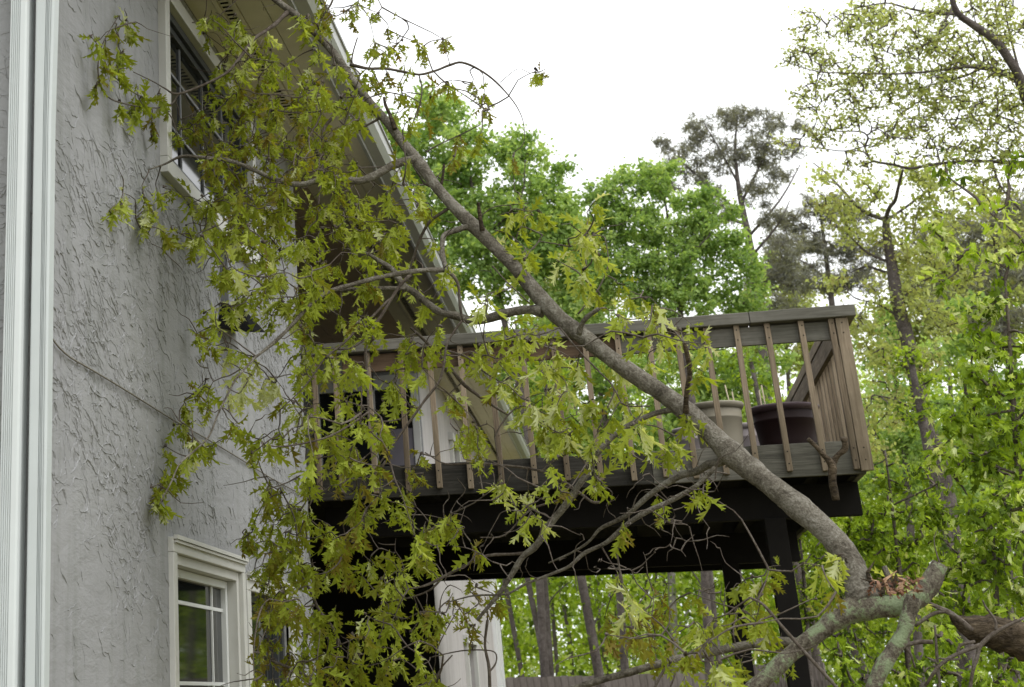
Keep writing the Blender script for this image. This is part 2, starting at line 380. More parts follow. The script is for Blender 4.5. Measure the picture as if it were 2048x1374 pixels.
f3 = window(W3, 'trim', 'sash_dark', [4.64, 4.97], [8.38, 8.9, 9.42], glass_x=-.05, proud=.045, cw=.09, lip=False)

# soffit under the eave, in lengthwise boards, and the recess ceiling behind the corner
YE = 31.0
xs = [0.0, .155, .185, .255, .285, .44, .60]
for k in range(len(xs) - 1):
    x0, x1 = xs[k] + .003, xs[k + 1] - .003
    if k in (1, 3): box('soffit_bead', (x0, Y0 - .4, ZS - .008), (x1, YE, ZS + .02), 'soffit', house)
    elif k == 2:
        v = MB().box((x0, Y0 - .4, ZS + .004), (x1, YE, ZS + .02)); v.obj('soffit_vent', 'soffit', house)
        s_ = MB()
        for q in range(420): s_.box((x0 + .008, Y0 + q * .06, ZS - .001), (x1 - .008, Y0 + q * .06 + .018, ZS + .003))
        s_.obj('vent_slot', 'black', house, kind='stuff')
    else: box('soffit_board', (x0, Y0 - .4, ZS), (x1, YE, ZS + .02), 'soffit', house)
box('soffit_backing', (-.2, Y0 - .4, ZS + .022), (.62, YE, ZS + .03), 'dark_wall', house)
box('eave_fascia', (.602, Y0 - .42, ZS - .03), (.625, YE, ZS + .17), 'gutter', house)
gt = MB(); prof = [(.627, .0), (.627, -.02 + .0), (.70, -.005), (.735, .05), (.74, .115), (.752, .125), (.752, .135), (.735, .135), (.73, .12)]
yy = [Y0 - .42, YE]
V = np.array([[(x, y, ZS + .02 + z) for x, z in prof] for y in yy]).reshape(-1, 3); n_ = len(prof)
gt.add(V, [(q, q + 1, n_ + q + 1, n_ + q) for q in range(n_ - 1)]); gt.obj('gutter', 'gutter', house)
MB().add([(.75, Y0 - .45, ZS + .17), (.75, YE, ZS + .17), (-6, YE, ZS + 3.6), (-6, Y0 - .45, ZS + 3.6), (.75, Y0 - .45, ZS + .14), (.75, YE, ZS + .14), (-6, YE, ZS + 3.55), (-6, Y0 - .45, ZS + 3.55)],
         [(0, 1, 2, 3), (7, 6, 5, 4), (0, 4, 5, 1), (3, 2, 6, 7)]).obj('roof', 'roof', house)
for k in range(16):
    x1 = -.003 - k * .28
    box('ceiling_board', (x1 - .272, YC + .005, ZS + .002), (x1, YB, ZS + .02), 'ceiling', house)
box('ceiling_backing', (-4.6, YC + .005, ZS + .024), (0, YB, ZS + .04), 'dark_wall', house)
# recess walls: light above the deck, below it near-black, the shade put into the wall colour
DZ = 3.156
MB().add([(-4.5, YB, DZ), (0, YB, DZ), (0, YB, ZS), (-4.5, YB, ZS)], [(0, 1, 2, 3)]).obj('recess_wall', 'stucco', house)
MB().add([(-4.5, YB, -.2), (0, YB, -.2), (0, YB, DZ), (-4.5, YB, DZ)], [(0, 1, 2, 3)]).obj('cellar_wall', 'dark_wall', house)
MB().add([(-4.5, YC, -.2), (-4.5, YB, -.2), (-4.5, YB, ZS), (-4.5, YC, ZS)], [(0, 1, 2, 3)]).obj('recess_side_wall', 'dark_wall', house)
box('header_beam', (-4.4, YB - .1, ZS - .20), (-.003, YB - .003, ZS - .003), 'trim', house)
# back wall glazing seen through the railing
dw = MB(); 
for (a, b, c, d) in ((-1.30, -1.22, DZ, ZS - .25), (-.62, -.54, DZ, ZS - .25), (-.10, -.02, DZ, ZS - .25), (-1.22, -.10, ZS - .42, ZS - .25)):
    dw.box((a, YB - .05, c), (b, YB - .003, d))
dwo = dw.obj('patio_door', 'trim', house)
box('pane', (-1.22, YB - .03, DZ), (-.62, YB - .02, ZS - .42), 'glass', dwo); box('pane', (-.54, YB - .03, DZ), (-.40, YB - .02, ZS - .42), 'glass', dwo)
box('door_panel', (-.40, YB - .035, DZ), (-.10, YB - .02, ZS - .9), 'curtain', dwo); box('pane', (-.40, YB - .03, ZS - .9), (-.10, YB - .02, ZS - .42), 'glass', dwo)
# far wing
def far_wall():
    W4 = (22.6, 23.4, DZ, 4.9); W5 = (22.4, 23.5, 0, 2.25)
    wall_with_holes('wing_wall', YB, 28.2, -.2, ZS, [W4, W5], 'stucco_far')
    MB().add([(0, 28.2, -.2), (-9, 28.2, -.2), (-9, 28.2, ZS), (0, 28.2, ZS)], [(0, 1, 2, 3)]).obj('wing_end_wall', 'stucco_far', house)
    for (a, b, c, d) in (W4, W5):
        f = MB().box((0, a - .12, c), (.05, a, d)).box((0, b, c), (.05, b + .12, d)).box((0, a - .2, d), (.07, b + .2, d + .1)).obj('door_casing', 'trim', house)
        box('door', (-.15, a, c), (-.1, b, d), 'glass', f); box('door_frame', (-.1, a + .3, c), (.0, a + .36, d), 'white_vinyl', f)
    for y in (27.2, 27.9): box('corner_trim', (.0, y, 0), (.06, y + .2, ZS - .02), 'white_vinyl', house)
far_wall()

# downspouts on the near end
def spout(x0, x1, ribs, mat, ztop, flare):
    s_ = MB(); n = 26; yf = Y0 - .075
    wdt = x1 - x0; xsx = [0, .03, .07]
    prof = [(x0, Y0 - .004), (x0, yf + .012), (x0 + .004, yf + .003), (x0 + .010, yf)]
    if ribs:
        a, b = ribs; k = 5; st = (b - a) * wdt / k
        for q in range(k):
            u = x0 + a * wdt + q * st
            prof += [(u, yf), (u + st * .2, yf + .006), (u + st * .45, yf + .006), (u + st * .72, yf)]
    prof += [(x1 - .014, yf), (x1 - .006, yf + .004), (x1, yf + .015), (x1, Y0 - .004)]
    zs = np.array([-.1, 1, 2, 3, 3.9, 4.05, 4.2, 4.4, 4.8, 5.3, ztop]); ringv = []
    for z in zs:
        k = flare * max(0, min(1, (z - 3.85) / 1.6))
        ringv.append([(px + (k * (px - x0) / wdt if flare else 0), py, z) for px, py in prof])
    V = np.array(ringv).reshape(-1, 3); n_ = len(prof)
    s_.add(V, [(r * n_ + q, r * n_ + q + 1, (r + 1) * n_ + q + 1, (r + 1) * n_ + q) for r in range(len(zs) - 1) for q in range(n_ - 1)])
    return s_.obj('downspout', mat, house)
for (a, b, rb, mt, fl) in ((2, 43, (.12, .62), 'spout', 0), (58, 94, (.58, .96), 'spout2', .028)):
    xa = atY(a, 900, Y0 - .06)[0]; xb = atY(b, 900, Y0 - .06)[0]
    s_ = spout(xa, xb, rb, mt, 6.3, fl)
    s_['label'] = 'fluted white downspout' if mt == 'spout' else 'greyer downspout nearest the corner, widening at the top'
# cable on the wall, lamp with a black shade
cp = [atX(x, y) for x, y in ((92, 665), (108, 690), (135, 715), (180, 741), (250, 783), (350, 845), (410, 878), (480, 920), (545, 960), (612, 995))]
cb = MB().tube(smooth_path([[.012, p[1], p[2]] for p in cp], 3), .004, 6).obj('cable', 'cable', None, True)
cb['label'] = 'thin brown cable sagging across the grey stucco wall'; cb['category'] = 'cable'
lp = thing('wall_lamp', 'black shaded lamp on a grey bracket, fixed to the stucco wall behind leaves', 'lamp')
p = atX(452, 640)
box('bracket', (.0, p[1] - .12, p[2] + .02), (.05, p[1] - .02, p[2] + .42), 'grey_metal', lp, .004)
sh = MB(); a, b = p[1] - .25, p[1] + .25
sh.add([(.01, a, p[2] - .10), (.01, b, p[2] - .02), (.20, b - .05, p[2] - .05), (.20, a + .05, p[2] - .12), (.01, a + .1, p[2] + .07), (.01, b - .1, p[2] + .07), (.12, b - .15, p[2] + .05), (.12, a + .15, p[2] + .05)],
       [(0, 3, 2, 1), (4, 5, 6, 7), (0, 1, 5, 4), (1, 2, 6, 5), (2, 3, 7, 6), (3, 0, 4, 7)])
sh.obj('lamp_shade', 'black', lp)

# ------------------------------------------------------------------ deck
deck = thing('deck', 'raised weathered wooden deck with baluster railing, joined to the house corner', 'deck')
XR, ZT, ZB_ = 3.80, DZ, 2.935
F0 = YC + .04
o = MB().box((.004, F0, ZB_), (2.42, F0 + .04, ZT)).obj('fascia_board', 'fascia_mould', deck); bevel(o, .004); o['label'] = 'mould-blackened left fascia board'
bevel(MB().box((2.423, F0, ZB_), (XR, F0 + .04, ZT)).obj('fascia_board', 'fascia', deck), .004)
bevel(MB().box((XR - .04, F0 + .042, ZB_), (XR, YB - .01, ZT)).obj('fascia_board', 'fascia', deck), .004)
# railing front
CZ0, CZ1 = 3.985, 4.065
bevel(MB().box((.004, YC - .03, CZ0), (3.20, YC + .12, CZ1)).obj('rail_cap', 'wood_x', deck), .006)
bevel(MB().box((3.203, YC - .03, CZ0 + .001), (XR + .10, YC + .12, CZ1 + .001)).obj('rail_cap', 'wood_x', deck), .006)
bevel(MB().box((XR - .045, YC + .122, CZ0 + .002), (XR + .10, YB - .02, CZ1)).obj('rail_cap', 'wood_y', deck), .006)
bevel(MB().box((.3, F0 + .003, 3.845), (2.30, F0 + .038, CZ0 - .012)).obj('top_rail', 'wood_red', deck), .003)
bevel(MB().box((2.303, F0 + .003, 3.845), (XR - .07, F0 + .038, CZ0 - .012)).obj('top_rail', 'wood_x', deck), .003)
bevel(MB().box((XR - .04, F0 + .05, 3.845), (XR - .005, YB - .02, CZ0 - .005)).obj('top_rail', 'wood_y', deck), .003)
blx = [atY(q, 760, YC)[0] for q in (628, 672, 738, 802, 863, 924, 985, 1050, 1115, 1180, 1245, 1308, 1367, 1427, 1488, 1552, 1622, 1684)]
bme = None
for q, bx in enumerate(blx):
    zb0 = 2.975 + rng.uniform(-.02, .012)
    o = MB().box((-.019, YC, zb0 - 3), (.019, YC + .038, CZ0 - .002 - 3)).obj('baluster', 'wood_z', deck)
    o.location = (bx, 0, 3); bevel(o, .003); o.rotation_euler = (0, rng.normal(0, .006), 0)
for q in range(36):
    y = F0 + .20 + q * .205
    if q == 0: proto = MB().box((XR + .002, -.019, 2.97 - 3), (XR + .040, .019, 3.98 - 3)).mesh('baluster', 'wood_z')
    o = bpy.data.objects.new('baluster', proto); COL.objects.link(o); o.parent = deck; o.location = (0, y, 3)
sc = MB()
for bx in list(blx) + [XR + .003]:
    for z in (3.02, 3.10, 3.88, 3.95): sc.box((bx - .004, YC - .0015, z - .004), (bx + .004, YC + .001, z + .004))
sc.obj('screw_head', 'black', deck, kind='stuff')
box('corner_post', (XR - .035, YC + .0, 2.95), (XR + .045, YC + .038, CZ0 - .002), 'wood_z', deck, .003)
# floor boards, joists, beams, posts
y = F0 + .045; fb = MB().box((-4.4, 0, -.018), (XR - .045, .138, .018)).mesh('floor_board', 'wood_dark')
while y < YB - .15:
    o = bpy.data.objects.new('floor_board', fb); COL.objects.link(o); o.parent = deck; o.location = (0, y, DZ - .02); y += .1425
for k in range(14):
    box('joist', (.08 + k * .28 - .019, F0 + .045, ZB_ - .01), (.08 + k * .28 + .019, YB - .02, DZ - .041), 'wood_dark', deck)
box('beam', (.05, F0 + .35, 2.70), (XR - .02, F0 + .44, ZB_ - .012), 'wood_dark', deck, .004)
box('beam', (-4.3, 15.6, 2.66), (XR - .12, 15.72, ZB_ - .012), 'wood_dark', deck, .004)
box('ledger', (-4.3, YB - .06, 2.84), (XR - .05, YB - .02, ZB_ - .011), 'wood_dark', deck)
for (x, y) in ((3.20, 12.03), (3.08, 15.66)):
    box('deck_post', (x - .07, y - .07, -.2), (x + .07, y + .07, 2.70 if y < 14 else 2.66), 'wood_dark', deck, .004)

# ------------------------------------------------------------------ pots on the deck
def pot(label, c, r, h, mat, rimmat, canes=()):
    t = thing('plant_pot', label, 'plant pot', 'plastic plant pots on the deck')
    mb = MB(); mb.lathe([(0, .0), (r * .68, 0), (r * .70, .01), (r * .80, h * .42), (r * .865, h * .74), (r * .885, h * .75), (r * .885, h * .77), (r * .875, h * .78), (r * .89, h * .92)], c).obj('bowl', mat, t, True)
    mb = MB(); mb.lathe([(r * .885, h * .895), (r * .93, h * .90), (r * .985, h * .945), (r, h * .965), (r, h * .985), (r * .985, h), (r * .91, h), (r * .89, h * .97), (r * .87, h * .9)], c).obj('rim', rimmat, t, True)
    MB().lathe([(r * .87, h * .90), (0, h * .92)], c).obj('soil', 'soil', t)
    for (dx, dy, l, ax) in canes:
        MB().tube([(c[0] + dx, c[1] + dy, c[2] + h * .6), (c[0] + dx + ax * l, c[1] + dy, c[2] + h * .6 + l)], .006, 6).obj('cane', 'cane', t, True)
    return t
pA = atY(1566, 815, 13.0)
pot('large dark purple pot with a faded rim, nearest the deck corner', (pA[0], 13.0, DZ), .262, pA[2] - DZ, 'pot_dark', 'pot_rim', [(-.12, 0, .36, -.03), (-.15, .04, .33, .0)])
pB = atY(1432, 812, 12.7)
pot('tall beige pot left of the dark purple pot', (pB[0], 12.7, DZ), .20, pB[2] - DZ + .01, 'pot_beige', 'pot_beige', [(.12, .02, .33, -.1), (.15, .05, .28, -.06)])
pC = atY(1500, 842, 13.4)
pot('small pale pink pot half hidden behind the dark purple pot', (pC[0], 13.6, DZ), .145, pC[2] - DZ, 'pot_pink', 'pot_pink')
pD = atY(1385, 858, 13.3)
pot('pale pink pot partly behind the leaning limb and beige pot', (pD[0], 13.3, DZ), .16, pD[2] - DZ, 'pot_pink', 'pot_pink')

# ------------------------------------------------------------------ fences
def fence(label, p0, p1, w_, gap, h, mat, var):
    t = thing('wooden_fence', label, 'fence')
    p0 = np.array(p0, float); p1 = np.array(p1, float); L = np.linalg.norm(p1 - p0); d = (p1 - p0) / L; ang = math.atan2(d[1], d[0])
    n = int(L / (w_ + gap)); pm = MB().box((-w_ / 2, -.01, -.15), (w_ / 2, .01, h)).mesh('picket', mat)
    for k in range(n):
        o = bpy.data.objects.new('picket', pm); COL.objects.link(o); o.parent = t
        q = p0 + d * (k + .5) * (w_ + gap); o.location = (q[0], q[1], rng.uniform(-var, var)); o.rotation_euler = (0, 0, ang)
    for z in (.35, h * .55, h - .25):
        o = MB().box((0, .012, z - .04), (L, .05, z + .04)).obj('rail', mat, t); o.location = (p0[0], p0[1], 0); o.rotation_euler = (0, 0, ang)
a = atY(960, 1352, 35); b = atY(1520, 1352, 35)
fence('grey-pink board fence in front of the woods, seen under the deck', (a[0], 35), (b[0], 33), .14, .006, 1.93, 'fence', .012)
a = atY(1478, 1340, 24); b = atY(1640, 1340, 24)
fence('narrow-slatted fence behind the leaning limbs at lower right', (a[0], 25), (b[0], 23), .07, .025, 1.92, 'fence', .01)

# ------------------------------------------------------------------ leaves
def leaf_shape(kind, droop, fold, seed):
    """lobed leaf of unit length along +x, width along y; returns V, tris"""
    r = np.random.default_rng(seed); V = []; T = []
    if kind == 'oak':
        lob = [(.06, .02, .20, .12), (.24, .032, .50, .31), (.50, .034, .82, .31), (.74, .034, .98, .16)]; apex = 1.05
    elif kind == 'small':
        lob = [(.05, .08, .30, .26), (.45, .16, .75, .30)]; apex = 1.0
    s = [l[0] for l in lob] + [min(.9, lob[-1][0] + .14)]
    sw = [l[1] for l in lob] + [.04]
    mid = []
    for q in s: V.append((q, 0)); mid.append(len(V) - 1)
    V.append((apex, r.uniform(-.03, .03))); ap = len(V) - 1
    V.append((-.14, 0)); pb = len(V) - 1; V.append((-.14, .012)); pb2 = len(V) - 1
    T.append((pb, mid[0], pb2))
    for sg in (1, -1):
        si = []
        for q, ww in zip(s, sw): V.append((q, sg * ww)); si.append(len(V) - 1)
        for k, l in enumerate(lob):
            tx = l[2] + r.uniform(-.04, .04); ty = l[3] * r.uniform(.62, 1.0)
            V.append((tx, sg * ty)); tp = len(V) - 1
            bx = (s[k] + s[k + 1]) / 2; V.append((bx * .5 + tx * .5 - .045, sg * (ty * .60))); t1 = len(V) - 1
            V.append((bx * .5 + tx * .5 + .05, sg * (ty * .46))); t2 = len(V) - 1
            tr = [(mid[k], mid[k + 1], si[k + 1]), (mid[k], si[k + 1], si[k]), (si[k], si[k + 1], t2), (si[k], t2, t1), (t1, t2, tp)]
            T += tr if sg > 0 else [(a, c, b) for a, b, c in tr]
        T.append((mid[-1], ap, si[-1]) if sg > 0 else (mid[-1], si[-1], ap))
    V = np.array(V); x, y = V[:, 0], V[:, 1]
    z = fold * np.abs(y) - droop * x * x + r.normal(0, .018, len(V)) + .05 * np.sin(x * 9 + seed) * np.sign(y + 1e-9) * np.abs(y) * 4
    return np.stack([x * (1 - .25 * abs(droop)), y, z], 1), np.array(T)
OAK = [leaf_shape('oak', d, f, k) for k, (d, f) in enumerate(((.15, .35), (.45, .5), (.75, .3), (.3, .9), (.0, .6), (.6, 1.0), (.9, .6), (-.3, .7)))]
SML = [leaf_shape('small', d, f, k + 20) for k, (d, f) in enumerate(((.2, .3), (.4, .2), (.1, .5)))]
def frames(D, Nn):
    D = D / (np.linalg.norm(D, axis=1)[:, None] + 1e-9)
    Nn = Nn - D * (D * Nn).sum(1)[:, None]; Nn /= np.linalg.norm(Nn, axis=1)[:, None] + 1e-9
    return D, np.cross(Nn, D), Nn
def put_leaves(mb, shapes, P, D, Nn, S, tone, pick):
    D, B, Nn = frames(D, Nn)
    for k, (V, T) in enumerate(shapes):
        ix = np.where(pick == k)[0]
        if not len(ix): continue
        A = P[ix, None, :] + S[ix, None, None] * (V[None, :, 0, None] * D[ix, None, :] + V[None, :, 1, None] * B[ix, None, :] + V[None, :, 2, None] * Nn[ix, None, :])
        Tt = (T[None] + (np.arange(len(ix)) * len(V))[:, None, None]).reshape(-1, 3)
        mb.add(A.reshape(-1, 3), None, Tt, np.repeat(tone[ix], len(V)))
def quad_leaves(mb, P, D, Nn, S, tone, wr=.55):
    D, B, Nn = frames(D, Nn); n = len(P); S = S[:, None]
    V = np.stack([P - D * S * .5, P + B * S * wr * .5 + Nn * S * .08, P + D * S * .5, P - B * S * wr * .5 + Nn * S * .08], 1)
    mb.add(V.reshape(-1, 3), np.arange(4 * n).reshape(n, 4), None, np.repeat(tone, 4))
def rand_dir(n, r, zb=0.0):
    d = r.normal(0, 1, (n, 3)); d[:, 2] += zb; return d / np.linalg.norm(d, axis=1)[:, None]

class Skel:
    def __init__(s): s.P = []; s.R = []
    def add(s, pts, rad): s.P += [tuple(p) for p in pts]; s.R += list(np.broadcast_to(rad, (len(pts),)))
    def grow(s, C, mb, rt, rr, r, sag=.12, n=5, sides=4, wob=.04):
        """joins every point of C to the nearest wood so far with a thin crooked twig; returns the twig's end direction"""
        C = np.asarray(C, float); cap = len(s.P) + len(C) * 6; A = np.zeros((cap, 3)); A[:len(s.P)] = s.P; m = len(s.P)
        d0 = np.array([np.min(((A[:m] - c) ** 2).sum(1)) for c in C]); out = np.zeros_like(C)
        for k in np.argsort(d0):
            c = C[k]; dd = ((A[:m] - c) ** 2).sum(1); j = int(np.argmin(dd)); a = A[j].copy(); L = math.sqrt(dd[j])
            t = np.linspace(0, 1, 4)[:, None]; P = a + (c - a) * t; P[:, 2] += sag * L * np.sin(np.pi * t[:, 0]) * r.uniform(-.5, 1.2)
            P[1:-1] += r.normal(0, wob * 1.2 * L, (2, 3)); P = smooth_path(P, 2)
            mb.tube(P, np.linspace(rr * (1 + L), rt, len(P)), sides, False)
            A[m:m + len(P) - 1] = P[1:]; m += len(P) - 1; e = P[-1] - P[-2]; out[k] = e / (np.linalg.norm(e) + 1e-9)
        s.P = [tuple(p) for p in A[:m]]; return out

# ------------------------------------------------------------------ the fallen oak limb
limb = thing('fallen_oak_limb', 'grey oak limb with lobed yellow-green leaves leaning diagonally against the house and deck', 'fallen branch')
SK = Skel()
def ywall(px): return (CAM[0] - .05) / max(1e-3, -ray(px, 900)[0])
def ylim(px, py, Y):
    d = ray(px, py)
    if d[0] < 0: Y = min(Y, (CAM[0] - .06) / -d[0])
    return Y
def px_path(pts, Yf, k=4):
    """rows (px, py, diameter in px[, Y]) to world points and radii"""
    rows = []
    for i, p in enumerate(pts):
        Y = p[3] if len(p) > 3 else (Yf(i / (len(pts) - 1)) if callable(Yf) else Yf)
        Y = ylim(p[0], p[1], Y); q = atY(p[0], p[1], Y)
        rows.append([*q, p[2] * .41 * Y / 3400.])
    return smooth_path(rows, k)
A_ = [(520, -30, 24), (552, 0, 26), (598, 35, 30), (640, 75, 28), (672, 112, 31), (705, 160, 30), (740, 205, 32), (775, 245, 34), (805, 285, 37), (835, 322, 44), (870, 370, 40), (905, 410, 43), (945, 450, 50), (990, 495, 46), (1035, 540, 48), (1080, 595, 56), (1120, 637, 56), (1165, 672, 56), (1220, 715, 56), (1280, 757, 58), (1330, 790, 62), (1375, 825, 64), (1420, 865, 66), (1460, 905, 74), (1510, 945, 70), (1560, 985, 72), (1610, 1025, 76), (1655, 1065, 76), (1690, 1108, 78), (1712, 1150, 82), (1726, 1192, 94), (1738, 1212, 80)]
def YA(t): return 7.9 - .9 * t
def part_path(P, name='branch', mat='bark', sides=10, rough=.02, sk=True, **kw):
    o = MB().tube(P[:, :3], P[:, 3], sides, True, rough, int(abs(P[0, 0]) * 1000) % 997).obj(name, mat, limb, True, **kw)
    if sk:
        m_ = max(1, 1); SK.add(P[::m_, :3], P[::m_, 3])
    return o
PA = px_path(A_, YA, 5); PA[:, 3] *= np.linspace(.72, .76, len(PA)) * (1 + .022 * np.sin(np.arange(len(PA)) * .55) + .016 * np.sin(np.arange(len(PA)) * 1.37 + 1))
PA[-9:, 3] *= np.linspace(1, 1.3, 9)
part_path(PA, 'main_stem', 'bark', 18, .016)
def Ynear(px, py):
    X, Z = proj(PA[:, :3]); j = int(np.argmin((X - px) ** 2 + (Z - py) ** 2)); return PA[j, 1]
# base limbs near the camera (px, py, px diameter)
low = [
 ('bark_lichen', 16, [(1490, 1395, 44), (1540, 1347, 43), (1587, 1304, 42), (1639, 1264, 46), (1690, 1226, 62), (1735, 1212, 72), (1790, 1212, 54), (1830, 1200, 48), (1856, 1175, 52), (1880, 1128, 44)], 7.0),
 ('bark_lichen', 14, [(1828, 1195, 40), (1817, 1229, 40), (1806, 1267, 38), (1786, 1301, 40), (1759, 1345, 40), (1738, 1400, 40)], 6.9),
 ('bark', 12, [(1625, 1285, 26), (1608, 1286, 25), (1553, 1283, 24), (1485, 1291, 22), (1416, 1306, 21), (1343, 1321, 20), (1258, 1345, 19), (1189, 1364, 18), (1140, 1380, 16)], 7.2),
 ('bark_twig', 7, [(1500, 1195, 6), (1526, 1209, 8), (1560, 1248, 9), (1610, 1305, 10), (1660, 1360, 10), (1690, 1395, 10)], 6.6),
 ('bark', 8, [(1783, 1185, 16), (1778, 1158, 16), (1768, 1132, 14)], 7.0),
 ('bark_twig', 6, [(1345, 1320, 6), (1325, 1345, 8), (1308, 1378, 7)], 7.1)]
def thin(Q, k):
    Q[:, 3] *= k * (1 + .05 * np.sin(np.arange(len(Q)) * 1.1)); return Q
for mt, sd_, P, Y in low: part_path(thin(px_path(P, Y, 5), .86), 'branch', mt, sd_, .022)
